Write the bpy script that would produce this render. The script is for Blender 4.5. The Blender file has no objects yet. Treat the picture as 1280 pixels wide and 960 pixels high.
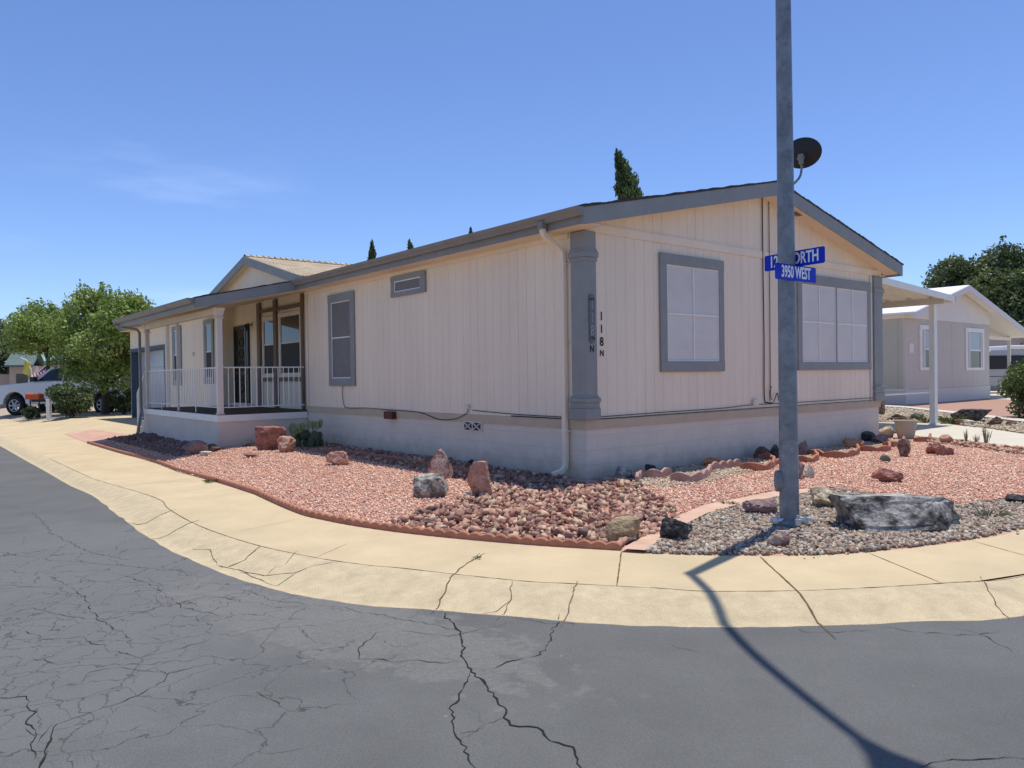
import bpy, bmesh, math, random
import numpy as np
from mathutils import Vector, Matrix, noise
from mathutils.bvhtree import BVHTree
random.seed(7); RNG = np.random.default_rng(11)
S = bpy.context.scene
COL = S.collection
R = math.radians

# ------------------------------------------------------------------ camera
F, P_, RO = 948.3, R(.605), R(-.806)
H_EYE = 1.45
fw = Vector((0, math.cos(P_), -math.sin(P_))); up0 = Vector((0, math.sin(P_), math.cos(P_))); r0 = Vector((1, 0, 0))
RT = r0*math.cos(RO) + up0*math.sin(RO); UP = up0*math.cos(RO) - r0*math.sin(RO)
EYE = Vector((0, 0, H_EYE))
cam = bpy.data.cameras.new('camera'); co = bpy.data.objects.new('camera', cam); COL.objects.link(co)
cam.sensor_width = 36; cam.sensor_fit = 'HORIZONTAL'; cam.lens = F/1280*36; cam.clip_start = .05; cam.clip_end = 4000
M = Matrix((RT, UP, -fw)).transposed().to_4x4(); M.translation = EYE; co.matrix_world = M
S.camera = co

uG = Vector((math.cos(R(39.195)), math.sin(R(39.195)), 0)); uL = Vector((-uG.y, uG.x, 0))
C0 = Vector((1.012, 10.377, 0)); HROT = R(39.195)
def T(x, y):
    """terrain: the lot falls gently toward the left-hand street"""
    dx, dy = x-C0.x, y-C0.y; X = dx*uG.x+dy*uG.y; Y = dx*uL.x+dy*uL.y
    return -.20*min(1, max(0, (-1.9-X)/1.6))*min(1, max(0, (Y-2)/5))
def at(x, y, z=0.0):
    """ground point seen at a pixel of the survey photo"""
    d = fw*F + RT*(x-640) - UP*(y-480); zz = z
    for _ in range(8):
        p = EYE + d*((zz-H_EYE)/d.z); zz = .5*zz+.5*(z + T(p.x, p.y))
    return EYE + d*((z+T(p.x, p.y)-H_EYE)/d.z)
def at_depth(x, y, Y):
    d = fw*F + RT*(x-640) - UP*(y-480)
    return EYE + d*(Y/d.y)

# ------------------------------------------------------------------ materials
def mat(name, col, rough=.8, var=.0, vscale=5.0, col2=None, bump=0.0, bscale=60.0, metal=0.0, spec=.4, attr=False, detail=6, fine=0.0, stretch=None, bdist=.01, hard=0):
    m = bpy.data.materials.new(name); m.use_nodes = True
    nt = m.node_tree; N = nt.nodes; L = nt.links; b = N['Principled BSDF']
    b.inputs['Roughness'].default_value = rough; b.inputs['Metallic'].default_value = metal
    b.inputs['Specular IOR Level'].default_value = spec
    tc = N.new('ShaderNodeTexCoord'); vec = tc.outputs['Object']
    if stretch:
        mp = N.new('ShaderNodeMapping'); mp.inputs['Scale'].default_value = stretch; L.new(vec, mp.inputs['Vector']); vec = mp.outputs['Vector']
    c = (*col, 1)
    if attr:
        a = N.new('ShaderNodeAttribute'); a.attribute_name = 'Col'; src = a.outputs['Color']
    else:
        rgb = N.new('ShaderNodeRGB'); rgb.outputs[0].default_value = c; src = rgb.outputs[0]
    if var > 0 or col2:
        nz = N.new('ShaderNodeTexNoise'); nz.inputs['Scale'].default_value = vscale; nz.inputs['Detail'].default_value = detail; nz.inputs['Roughness'].default_value = .65
        L.new(vec, nz.inputs['Vector'])
        mr = N.new('ShaderNodeMapRange'); mr.inputs['From Min'].default_value = .33+hard; mr.inputs['From Max'].default_value = .67-hard
        L.new(nz.outputs['Fac'], mr.inputs['Value'])
        mx = N.new('ShaderNodeMix'); mx.data_type = 'RGBA'; L.new(mr.outputs[0], mx.inputs['Factor'])
        if col2:
            L.new(src, mx.inputs['A']); mx.inputs['B'].default_value = (*col2, 1)
        else:
            mul = N.new('ShaderNodeVectorMath'); mul.operation = 'SCALE'; mul.inputs['Scale'].default_value = 1-var
            mul2 = N.new('ShaderNodeVectorMath'); mul2.operation = 'SCALE'; mul2.inputs['Scale'].default_value = 1+var
            L.new(src, mul.inputs[0]); L.new(src, mul2.inputs[0]); L.new(mul.outputs[0], mx.inputs['A']); L.new(mul2.outputs[0], mx.inputs['B'])
        src = mx.outputs['Result']
    if fine > 0:
        nz = N.new('ShaderNodeTexNoise'); nz.inputs['Scale'].default_value = bscale*1.7; nz.inputs['Detail'].default_value = 3
        L.new(vec, nz.inputs['Vector'])
        mr = N.new('ShaderNodeMapRange'); mr.inputs['From Min'].default_value = .3; mr.inputs['From Max'].default_value = .7
        mr.inputs['To Min'].default_value = 1-fine; mr.inputs['To Max'].default_value = 1+fine
        L.new(nz.outputs['Fac'], mr.inputs['Value'])
        v = N.new('ShaderNodeVectorMath'); v.operation = 'SCALE'; L.new(src, v.inputs[0]); L.new(mr.outputs[0], v.inputs['Scale']); src = v.outputs[0]
    L.new(src, b.inputs['Base Color'])
    if bump > 0:
        nb = N.new('ShaderNodeTexNoise'); nb.inputs['Scale'].default_value = bscale; nb.inputs['Detail'].default_value = 5
        L.new(vec, nb.inputs['Vector'])
        bp = N.new('ShaderNodeBump'); bp.inputs['Strength'].default_value = bump; bp.inputs['Distance'].default_value = bdist
        L.new(nb.outputs['Fac'], bp.inputs['Height']); L.new(bp.outputs['Normal'], b.inputs['Normal'])
    m['src'] = 1
    return m, src, nt

def M_(*a, **k): return mat(*a, **k)[0]
m_siding = M_('siding paint', (.84, .73, .56), .75, var=.05, vscale=1.6, bump=.25, bscale=35, fine=.02, stretch=(1, 1, .15))
m_skirt_base = M_('soffit paint', (.74, .62, .47), .8, var=.03, vscale=2)
m_trim = M_('grey trim paint', (.262, .278, .262), .62, var=.08, vscale=3, bump=.15, bscale=30, fine=.03)
m_trimw = M_('trim paint with warm light tint', (.235, .225, .205), .5, var=.10, vscale=2.2, fine=.03)  # same paint as the trim; warm light on the long side tinted into the colour
m_band = M_('tan band paint', (.54, .44, .31), .8, var=.07, vscale=2.5, fine=.04)
m_white = M_('white painted metal', (.82, .80, .75), .45, var=.05, vscale=3)
m_cream = M_('cream painted metal', (.70, .64, .56), .5, var=.05, vscale=4)
m_brown = M_('brown stained timber', (.20, .145, .095), .75, var=.2, vscale=8, bump=.3, bscale=30, stretch=(3, 3, .4))
m_deck = M_('brown deck boards', (.06, .042, .034), .8, var=.2, vscale=6)
m_dark = M_('dark metal', (.02, .02, .022), .5)
m_black = M_('black rubber', (.018, .018, .018), .85)
m_cable = M_('black cable', (.03, .028, .026), .6)
m_galv = M_('galvanised steel', (.215, .235, .255), .5, var=.25, vscale=9, metal=.35, bump=.25, bscale=40, fine=.12, detail=9)
m_galv2 = M_('bright galvanised steel', (.55, .56, .55), .4, var=.2, vscale=20, metal=.5)
m_blue = M_('blue sign sheeting', (.002, .028, .50), .5, spec=.25)
m_signwhite = M_('white sign lettering', (.85, .87, .9), .4)
m_letter = M_('black lettering', (.012, .012, .012), .6)
m_red = M_('dark red box paint', (.11, .025, .015), .6, var=.2, vscale=20)
m_conc = M_('sidewalk concrete', (.56, .442, .265), .9, var=.09, vscale=1.3, bump=.4, bscale=120, fine=.07, detail=8)
m_concg = M_('gutter concrete', (.53, .43, .265), .92, var=.13, vscale=7, bump=.7, bscale=90, fine=.14, detail=10)
m_concp = M_('pale slab concrete', (.58, .53, .42), .9, var=.05, vscale=1.2, bump=.2, bscale=100, fine=.05)
m_pink = M_('pink concrete strip', (.58, .38, .27), .92, var=.12, vscale=4, bump=.4, bscale=90, fine=.1)
m_paver = M_('red pad', (.55, .33, .24), .92, var=.15, vscale=3, bump=.4, bscale=60, fine=.12)
m_edge = M_('terracotta edging', (.40, .17, .105), .9, var=.16, vscale=7, bump=.5, bscale=80, fine=.1)
m_edgep = M_('faded edging', (.43, .27, .22), .9, var=.16, vscale=7, bump=.5, bscale=80, fine=.1)
m_crack = M_('crack filler', (.012, .012, .013), .95)
m_joint = M_('joint dirt', (.13, .085, .045), .95, var=.3, vscale=12)
m_ccrack = M_('concrete crack dirt', (.13, .09, .055), .95, var=.4, vscale=15)
m_screen = M_('grey solar screen', (.17, .165, .16), .55, var=.08, vscale=3, bump=.1, bscale=200)
m_glass = M_('dark window glass', (.018, .02, .022), .04, spec=.6)
m_glassb = M_('bluish door glass', (.42, .47, .54), .28, spec=.7, var=.1, vscale=1)
m_gravbase = M_('gravel bed', (.58, .35, .26), .95, var=.25, vscale=60, bump=1, bscale=110, fine=.25)
m_stone = M_('gravel stones', (1, 1, 1), .9, attr=True, var=.10, vscale=120)
m_nbw = M_('neighbour grey siding', (.60, .545, .465), .8, var=.03, vscale=2)
m_nbwhite = M_('neighbour white siding', (.80, .75, .68), .75, var=.03, vscale=2)
m_nby = M_('neighbour siding darkened for shade', (.50, .48, .40), .8, var=.03, vscale=2)  # shade of the left side wall painted in as a darker siding colour
m_nbroof = M_('white metal roof', (.82, .82, .80), .5)
m_gravn = M_('neighbour red gravel', (.40, .235, .17), .95, var=.2, vscale=25, bump=.8, bscale=80, fine=.2)
m_tan = M_('tan earth and gravel', (.42, .34, .24), .95, var=.18, vscale=3, bump=.8, bscale=70, fine=.25)
m_far = M_('far desert earth', (.33, .26, .18), .95, var=.25, vscale=.05, fine=.1)
m_pot = M_('beige plastic planter', (.47, .42, .31), .7, var=.05, vscale=6)
m_bark = M_('bark', (.10, .07, .05), .9, var=.3, vscale=15, bump=.8, bscale=40)
m_leafw = M_('dry weed', (.30, .30, .19), .85, attr=False)
m_leafg = M_('green weed', (.12, .17, .05), .8)

def leafmat(name):
    m, src, nt = mat(name, (1, 1, 1), .55, attr=True)
    b = nt.nodes['Principled BSDF']; N = nt.nodes; L = nt.links
    tr = N.new('ShaderNodeBsdfTranslucent'); a = N.new('ShaderNodeAttribute'); a.attribute_name = 'Col'
    L.new(a.outputs['Color'], tr.inputs['Color'])
    mx = N.new('ShaderNodeMixShader'); mx.inputs[0].default_value = .3
    L.new(b.outputs[0], mx.inputs[1]); L.new(tr.outputs[0], mx.inputs[2]); L.new(mx.outputs[0], N['Material Output'].inputs['Surface'])
    return m
m_leaf = leafmat('leaves')
m_needle = leafmat('cypress foliage')

# block wall material (painted concrete block)
def brickmat(name, col, col2, bw, bh, mortar, msize=.012, bumpd=.004, usum=True, offset=.5, rough=.85, strength=.5, fine=.04, var=.04):
    m, src, nt = mat(name, col, rough, var=var, vscale=2.0, fine=fine, bscale=60)
    N = nt.nodes; L = nt.links; b = N['Principled BSDF']
    tc = N.new('ShaderNodeTexCoord'); sp = N.new('ShaderNodeSeparateXYZ'); L.new(tc.outputs['Object'], sp.inputs[0])
    cb = N.new('ShaderNodeCombineXYZ')
    if usum:
        ad = N.new('ShaderNodeMath'); L.new(sp.outputs[0], ad.inputs[0]); L.new(sp.outputs[1], ad.inputs[1])
        L.new(ad.outputs[0], cb.inputs[0]); L.new(sp.outputs[2], cb.inputs[1])
    else:
        L.new(sp.outputs[1 if usum is None else 0], cb.inputs[0]); L.new(sp.outputs[0 if usum is None else 1], cb.inputs[1])
    br = N.new('ShaderNodeTexBrick'); br.inputs['Scale'].default_value = 1; br.inputs['Brick Width'].default_value = bw
    br.inputs['Row Height'].default_value = bh; br.inputs['Mortar Size'].default_value = msize; br.inputs['Mortar Smooth'].default_value = .3
    br.offset = offset
    br.inputs['Color1'].default_value = (1, 1, 1, 1); br.inputs['Color2'].default_value = (*col2, 1); br.inputs['Mortar'].default_value = (*mortar, 1)
    L.new(cb.outputs[0], br.inputs['Vector'])
    mu = N.new('ShaderNodeMix'); mu.data_type = 'RGBA'; mu.blend_type = 'MULTIPLY'; mu.inputs['Factor'].default_value = 1
    L.new(src, mu.inputs['A']); L.new(br.outputs['Color'], mu.inputs['B']); L.new(mu.outputs['Result'], b.inputs['Base Color'])
    bp = N.new('ShaderNodeBump'); bp.inputs['Strength'].default_value = strength; bp.inputs['Distance'].default_value = bumpd; bp.invert = True
    L.new(br.outputs['Fac'], bp.inputs['Height']); L.new(bp.outputs['Normal'], b.inputs['Normal'])
    return m
m_block = brickmat('painted block skirt', (.72, .64, .52), (.985, .985, .985), .42, .2, (.95, .95, .95))
def splash(m, z0, z1, col, amt):
    nt = m.node_tree; N = nt.nodes; L = nt.links; b = N['Principled BSDF']; src = b.inputs['Base Color'].links[0].from_socket
    tc = N.new('ShaderNodeTexCoord'); sp = N.new('ShaderNodeSeparateXYZ'); L.new(tc.outputs['Object'], sp.inputs[0])
    nz = N.new('ShaderNodeTexNoise'); nz.inputs['Scale'].default_value = 5; nz.inputs['Detail'].default_value = 7; L.new(tc.outputs['Object'], nz.inputs['Vector'])
    a = N.new('ShaderNodeMath'); a.operation = 'MULTIPLY_ADD'; a.inputs[1].default_value = -.5; L.new(nz.outputs['Fac'], a.inputs[0]); L.new(sp.outputs[2], a.inputs[2])
    mr = N.new('ShaderNodeMapRange'); mr.inputs['From Min'].default_value = z1-.25; mr.inputs['From Max'].default_value = z0-.25; mr.inputs['To Max'].default_value = amt; L.new(a.outputs[0], mr.inputs['Value'])
    mx = N.new('ShaderNodeMix'); mx.data_type = 'RGBA'; L.new(mr.outputs[0], mx.inputs['Factor']); L.new(src, mx.inputs['A']); mx.inputs['B'].default_value = (*col, 1); L.new(mx.outputs['Result'], b.inputs['Base Color'])
splash(m_block, 0.0, .35, (.36, .25, .17), .5)
m_shingle = brickmat('tan shingles', (.50, .40, .27), (.62, .60, .58), .32, .14, (.35, .32, .3), msize=.010, bumpd=.02, usum=False, strength=1, fine=.15, var=.1)
m_shingd = M_('shingle edge', (.055, .045, .04), .9, var=.3, vscale=20)
m_shingg = brickmat('green shingles', (.12, .17, .15), (.8, .8, .8), .5, .3, (.6, .6, .6), usum=False)
m_teal = M_('teal metal roof', (.25, .42, .40), .5)

# asphalt
def asphalt():
    m, src, nt = mat('sealed asphalt', (.127, .127, .119), .88, var=.12, vscale=1.1, bump=.8, bscale=130, fine=.24, detail=9)
    N = nt.nodes; L = nt.links; b = N['Principled BSDF']
    tc = N.new('ShaderNodeTexCoord'); obj = tc.outputs['Object']
    def noisev(scale, det=5):
        n = N.new('ShaderNodeTexNoise'); n.inputs['Scale'].default_value = scale; n.inputs['Detail'].default_value = det; L.new(obj, n.inputs['Vector']); return n
    def math_(op, a, bb=None, c=None, clamp=False):
        n = N.new('ShaderNodeMath'); n.operation = op; n.use_clamp = clamp
        for i, v in enumerate((a, bb, c)):
            if v is None: continue
            if isinstance(v, (int, float)): n.inputs[i].default_value = v
            else: L.new(v, n.inputs[i])
        return n.outputs[0]
    def ellipse(cx, cy, rx, ry, ang, nz=None, amt=.5):
        mp = N.new('ShaderNodeMapping'); mp.vector_type = 'TEXTURE'
        mp.inputs['Location'].default_value = (cx, cy, 0); mp.inputs['Rotation'].default_value = (0, 0, ang); mp.inputs['Scale'].default_value = (rx, ry, 1)
        L.new(obj, mp.inputs['Vector'])
        sp = N.new('ShaderNodeSeparateXYZ'); L.new(mp.outputs[0], sp.inputs[0])
        x2 = math_('MULTIPLY', sp.outputs[0], sp.outputs[0]); y2 = math_('MULTIPLY', sp.outputs[1], sp.outputs[1])
        d = math_('SQRT', math_('ADD', x2, y2))
        if nz is not None: d = math_('ADD', d, math_('MULTIPLY', math_('SUBTRACT', nz, .5), amt*2))
        mr = N.new('ShaderNodeMapRange'); mr.interpolation_type = 'SMOOTHSTEP'; mr.inputs['From Min'].default_value = 1.0; mr.inputs['From Max'].default_value = .72
        L.new(d, mr.inputs['Value']); return mr.outputs[0]
    n1 = noisev(1.7, 8).outputs['Fac']; n2 = noisev(7, 8); nd = noisev(3, 4)
    # alligator cracks, warped voronoi edges
    def vor(scale, warp, w):
        sc = N.new('ShaderNodeVectorMath'); sc.operation = 'SCALE'; sc.inputs['Scale'].default_value = warp; L.new(nd.outputs['Color'], sc.inputs[0])
        ad = N.new('ShaderNodeVectorMath'); L.new(obj, ad.inputs[0]); L.new(sc.outputs[0], ad.inputs[1])
        n3 = N.new('ShaderNodeTexNoise'); n3.inputs['Scale'].default_value = 14; L.new(obj, n3.inputs['Vector'])
        sc2 = N.new('ShaderNodeVectorMath'); sc2.operation = 'SCALE'; sc2.inputs['Scale'].default_value = .07; L.new(n3.outputs['Color'], sc2.inputs[0])
        ad2 = N.new('ShaderNodeVectorMath'); L.new(ad.outputs[0], ad2.inputs[0]); L.new(sc2.outputs[0], ad2.inputs[1])
        v = N.new('ShaderNodeTexVoronoi'); v.voronoi_dimensions = '2D'; v.feature = 'DISTANCE_TO_EDGE'; v.inputs['Scale'].default_value = scale; L.new(ad2.outputs[0], v.inputs['Vector'])
        mr = N.new('ShaderNodeMapRange'); mr.inputs['From Min'].default_value = w; mr.inputs['From Max'].default_value = w*.25; L.new(v.outputs['Distance'], mr.inputs['Value'])
        return mr.outputs[0]
    va = vor(2.3, .55, .017); vb = vor(5.0, .35, .026)
    e1 = ellipse(-3.0, 4.9, 3.4, 2.1, R(118), n1, .7)
    e1b = ellipse(-3.0, 4.3, 2.2, 1.5, R(120), n1, 1.0)
    brk = N.new('ShaderNodeMapRange'); brk.inputs['From Min'].default_value = .36; brk.inputs['From Max'].default_value = .52; L.new(n2.outputs['Fac'], brk.inputs['Value'])
    ca = math_('MULTIPLY', va, e1); cb = math_('MULTIPLY', math_('MULTIPLY', vb, e1b), brk.outputs[0])
    cr = math_('MAXIMUM', math_('MULTIPLY', ca, .58), math_('MULTIPLY', cb, .55))
    # dried silt patch
    e2 = ellipse(*SILT, n2.outputs['Fac'], .9)
    n4 = N.new('ShaderNodeTexNoise'); n4.inputs['Scale'].default_value = 15; n4.inputs['Detail'].default_value = 12; n4.inputs['Distortion'].default_value = 2.2; n4.inputs['Roughness'].default_value = .7; L.new(obj, n4.inputs['Vector'])
    s4 = N.new('ShaderNodeMapRange'); s4.inputs['From Min'].default_value = .40; s4.inputs['From Max'].default_value = .66; L.new(n4.outputs['Fac'], s4.inputs['Value'])
    silt = math_('MULTIPLY', e2, math_('MULTIPLY', math_('ADD', s4.outputs[0], .35), .36), clamp=True)
    mx = N.new('ShaderNodeMix'); mx.data_type = 'RGBA'; L.new(silt, mx.inputs['Factor']); L.new(src, mx.inputs['A']); mx.inputs['B'].default_value = (.265, .25, .215, 1)
    # old paler patch of worn sealer around the cracked area
    e3 = ellipse(-3.5, 5.6, 3.3, 1.9, R(125), n1, .6)
    mw = N.new('ShaderNodeMix'); mw.data_type = 'RGBA'; L.new(math_('MULTIPLY', e3, .4), mw.inputs['Factor']); L.new(mx.outputs['Result'], mw.inputs['A']); mw.inputs['B'].default_value = (.185, .182, .172, 1)
    # small pale specks
    vs = N.new('ShaderNodeTexVoronoi'); vs.inputs['Scale'].default_value = 5.5; vs.inputs['Randomness'].default_value = 1; L.new(obj, vs.inputs['Vector'])
    ms = N.new('ShaderNodeMapRange'); ms.inputs['From Min'].default_value = .055; ms.inputs['From Max'].default_value = .03; L.new(vs.outputs['Distance'], ms.inputs['Value'])
    sk = math_('MULTIPLY', ms.outputs[0], math_('GREATER_THAN', n2.outputs['Fac'], .54)); 
    mk = N.new('ShaderNodeMix'); mk.data_type = 'RGBA'; L.new(math_('MULTIPLY', sk, .55), mk.inputs['Factor']); L.new(mw.outputs['Result'], mk.inputs['A']); mk.inputs['B'].default_value = (.32, .30, .27, 1)
    mc = N.new('ShaderNodeMix'); mc.data_type = 'RGBA'; L.new(cr, mc.inputs['Factor']); L.new(mk.outputs['Result'], mc.inputs['A']); mc.inputs['B'].default_value = (.018, .018, .018, 1)
    L.new(mc.outputs['Result'], b.inputs['Base Color'])
    return m
_a = at(440, 768, -.08); _b = at(150, 640, -.08); _c = at(520, 795, -.08)
SILT = ((_a.x+_c.x)/2-.25, (_a.y+_c.y)/2+.0, 1.75, .5, math.atan2(_c.y-_b.y, _c.x-_b.x)+.22)

# ------------------------------------------------------------------ mesh helper
class MB:
    def __init__(s): s.v = []; s.f = []; s.mi = []
    def add(s, vs, fs, mi=0):
        n = len(s.v); s.v += [tuple(p) for p in vs]; s.f += [tuple(i+n for i in f) for f in fs]; s.mi += [mi]*len(fs); return s
    def hex(s, p, mi=0):   # 8 points: bottom 4 ccw, top 4
        return s.add(p, [(3, 2, 1, 0), (4, 5, 6, 7), (0, 1, 5, 4), (1, 2, 6, 5), (2, 3, 7, 6), (3, 0, 4, 7)], mi)
    def box(s, x0, x1, y0, y1, z0, z1, mi=0):
        return s.hex([(x0, y0, z0), (x1, y0, z0), (x1, y1, z0), (x0, y1, z0), (x0, y0, z1), (x1, y0, z1), (x1, y1, z1), (x0, y1, z1)], mi)
    def tube(s, pts, r, n=8, mi=0, caps=True):
        pts = [Vector(p) for p in pts]; k = len(pts); rr = r if isinstance(r, (list, tuple)) else [r]*k
        rings = []; prev = None
        for i, p in enumerate(pts):
            t = (pts[min(i+1, k-1)] - pts[max(i-1, 0)]).normalized()
            if prev is None:
                a = Vector((0, 0, 1)) if abs(t.z) < .9 else Vector((1, 0, 0)); u = t.cross(a).normalized()
            else: u = (prev - t*prev.dot(t)).normalized()
            prev = u; w = t.cross(u)
            rings.append([p + (u*math.cos(2*math.pi*j/n) + w*math.sin(2*math.pi*j/n))*rr[i] for j in range(n)])
        vs = [q for rg in rings for q in rg]
        fs = [(i*n+j, i*n+(j+1) % n, (i+1)*n+(j+1) % n, (i+1)*n+j) for i in range(k-1) for j in range(n)]
        if caps: fs += [tuple(range(n))[::-1], tuple(range((k-1)*n, k*n))]
        return s.add(vs, fs, mi)
    def prism(s, poly, y0, y1, axis='y', mi=0):   # poly of 2D pts
        n = len(poly)
        if axis == 'y': a = [(p[0], y0, p[1]) for p in poly]; b = [(p[0], y1, p[1]) for p in poly]
        elif axis == 'x': a = [(y0, p[0], p[1]) for p in poly]; b = [(y1, p[0], p[1]) for p in poly]
        else: a = [(p[0], p[1], y0) for p in poly]; b = [(p[0], p[1], y1) for p in poly]
        fs = [(i, (i+1) % n, (i+1) % n+n, i+n) for i in range(n)] + [tuple(range(n))[::-1], tuple(range(n, 2*n))]
        return s.add(a+b, fs, mi)
    def build(s, name, m, parent=None, smooth=False, bevel=0, fix=True):
        me = bpy.data.meshes.new(name); me.from_pydata(s.v, [], s.f)
        ms = m if isinstance(m, list) else [m]
        for q in ms: me.materials.append(q)
        if len(ms) > 1: me.polygons.foreach_set('material_index', s.mi)
        if fix:
            bm = bmesh.new(); bm.from_mesh(me); bmesh.ops.recalc_face_normals(bm, faces=bm.faces); bm.to_mesh(me); bm.free()
        if smooth:
            me.polygons.foreach_set('use_smooth', [True]*len(me.polygons))
            try: me.set_sharp_from_angle(angle=R(40))
            except Exception: pass
        o = bpy.data.objects.new(name, me); COL.objects.link(o)
        if parent: o.parent = parent
        if bevel:
            md = o.modifiers.new('b', 'BEVEL'); md.width = bevel; md.segments = 2; md.limit_method = 'ANGLE'
        return o

def tag(o, label=None, cat=None, group=None, kind=None):
    if label: o['label'] = label
    if cat: o['category'] = cat
    if group: o['group'] = group
    if kind: o['kind'] = kind
    return o
def empty(name, loc, rz=0):
    o = bpy.data.objects.new(name, None); COL.objects.link(o); o.location = loc; o.rotation_euler = (0, 0, rz); o.empty_display_size = .2
    return o
def copy_tree(o, parent=None):
    c = o.copy(); COL.objects.link(c)
    if parent: c.parent = parent
    for ch in [x for x in COL.objects if x.parent == o]: copy_tree(ch, c)
    return c
def text_mesh(body, size, name, m, parent, M4, sx=1.0, ext=.002, bold=.0):
    cu = bpy.data.curves.new(name, 'FONT'); cu.body = body; cu.size = size; cu.extrude = ext; cu.align_x = 'CENTER'; cu.align_y = 'CENTER'; cu.offset = bold
    cu.resolution_u = 4
    t = bpy.data.objects.new(name, cu); COL.objects.link(t); bpy.context.view_layer.update()
    me = bpy.data.meshes.new_from_object(t.evaluated_get(bpy.context.evaluated_depsgraph_get()))
    COL.objects.unlink(t); bpy.data.objects.remove(t)
    me.transform(Matrix.Diagonal((sx, 1, 1, 1))); me.transform(M4); me.materials.clear(); me.materials.append(m)
    o = bpy.data.objects.new(name, me); COL.objects.link(o); o.parent = parent
    return o
def frameM(origin, xdir, ydir):
    x = Vector(xdir).normalized(); y = Vector(ydir).normalized(); z = x.cross(y)
    m = Matrix((x, y, z)).transposed().to_4x4(); m.translation = Vector(origin); return m

# ------------------------------------------------------------------ ground
def HW(X, Y, Z=0): return C0 + uG*X + uL*Y + Vector((0, 0, Z))
def catmull(pts, n=8):
    out = []
    P = [pts[0]] + list(pts) + [pts[-1]]
    for i in range(1, len(P)-2):
        for k in range(n):
            t = k/n; a, b, c, d = P[i-1], P[i], P[i+1], P[i+2]
            out.append(.5*((2*b) + (c-a)*t + (2*a-5*b+4*c-d)*t*t + (3*b-a-3*c+d)*t**3))
    out.append(P[-2]); return out
def resample(pts, n):
    d = [0]
    for i in range(1, len(pts)): d.append(d[-1] + (pts[i]-pts[i-1]).length)
    out = []; j = 0
    for k in range(n):
        t = d[-1]*k/(n-1)
        while j < len(pts)-2 and d[j+1] < t: j += 1
        u = (t-d[j])/max(1e-9, d[j+1]-d[j]); out.append(pts[j].lerp(pts[j+1], min(1, max(0, u))))
    return out
ZA = -.08
px_as = [(0, 553), (50, 583), (100, 612), (150, 645), (200, 680), (250, 704), (300, 724), (370, 742), (450, 755), (540, 762), (640, 770), (760, 780), (900, 784), (1050, 781), (1150, 776), (1280, 769)]
px_jo = [(0, 537), (80, 569), (178, 616.5), (211, 636), (250, 657.5), (316, 680), (395, 697), (457, 706), (500, 710), (640, 725), (725, 730), (820, 735), (890, 739), (1020, 737.5), (1177, 729), (1280, 719)]
px_ya = [(100, 551), (195, 580), (264, 602), (356, 636), (408, 652), (500, 667), (640, 681), (777, 690), (805, 692.5), (950, 696), (1085, 691.5), (1215, 676), (1280, 662)]
def ext(pts, a, b):
    dl = uL; return [pts[0]+dl*a] + pts + [pts[-1] + uG*b]
c_as = [at(x, y, ZA) for x, y in px_as]; c_jo = [at(x, y) for x, y in px_jo]; c_ya = [at(x, y) for x, y in px_ya]
# left ends straightened along the street
c_as = [c_as[2]+uL*70] + [c_as[2]+uL*9] + c_as[2:]; c_jo = [c_jo[2]+uL*70] + [c_jo[2]+uL*8] + c_jo[2:]; c_ya = [c_ya[1]+uL*72] + [c_ya[1]+uL*8] + c_ya[1:]
def rext(c, n): return c + [c[-1]+uG*(1.2*k)+uL*(.06*k) for k in range(1, 12)] + [c[-1]+uG*90+uL*4]
c_as, c_jo, c_ya = rext(c_as, 0), rext(c_jo, 0), rext(c_ya, 0)
def curve_pts(c):
    mid = catmull(c[1:-1], 10); return [c[0]] + mid + [c[-1]]
k_as, k_jo, k_ya = [curve_pts(c) for c in (c_as, c_jo, c_ya)]
def nearest_param(line, p):
    best = None
    for i in range(len(line)-1):
        a, b = line[i], line[i+1]; ab = b-a; t = max(0, min(1, (p-a).dot(ab)/ab.dot(ab))); q = a+ab*t; d = (q.xy-p.xy).length
        if best is None or d < best[0]: best = (d, q, i+t)
    return best
def loft(name, A, B, prof, m, jag=0):
    """strip between curve A and curve B, sampled along A; prof: list of (t, z)"""
    mb = MB(); rows = []
    # monotone pairing by nearest point
    pa = []
    for p in A:
        q = nearest_param(B, p)[1]; pa.append((p, q))
    for p, q in pa:
        prof_ = [(t+(jag*(noise.noise(p*5)+.6*noise.noise(p*17)) if t > .8 else 0), z) for t, z in prof]
        rows.append([(lambda x_, y_: Vector((x_, y_, z+T(x_, y_))))(p.x+(q.x-p.x)*t, p.y+(q.y-p.y)*t) for t, z in prof_])
    k = len(prof); vs = [v for r in rows for v in r]
    fs = [(i*k+j, (i+1)*k+j, (i+1)*k+j+1, i*k+j+1) for i in range(len(rows)-1) for j in range(k-1)]
    mb.add(vs, fs); o = mb.build(name, m, smooth=True); return o
# terrain, road
def disc(name, r, z, m):
    mb = MB(); n = 64; mb.add([(r*math.cos(2*math.pi*i/n), r*math.sin(2*math.pi*i/n), z) for i in range(n)], [tuple(range(n))]); return mb.build(name, m)
tag(disc('ground', 2500, -.45, m_far), kind='structure')
# road: everything on the street side of the asphalt edge
m_asph = asphalt()
mb = MB()
rl = [p.copy() for p in k_as]
poly = [Vector((p.x, p.y, ZA)) for p in rl]
farR = poly[-1] + Vector((uL.x, uL.y, 0))*-14; farL = poly[0] - uG*9
poly2 = poly + [farR, at(640, 960, ZA)-Vector((0, 16, 0)) + uG*8, Vector((-6, -13, ZA)), Vector((-14, 3, ZA)), farL]
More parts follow.
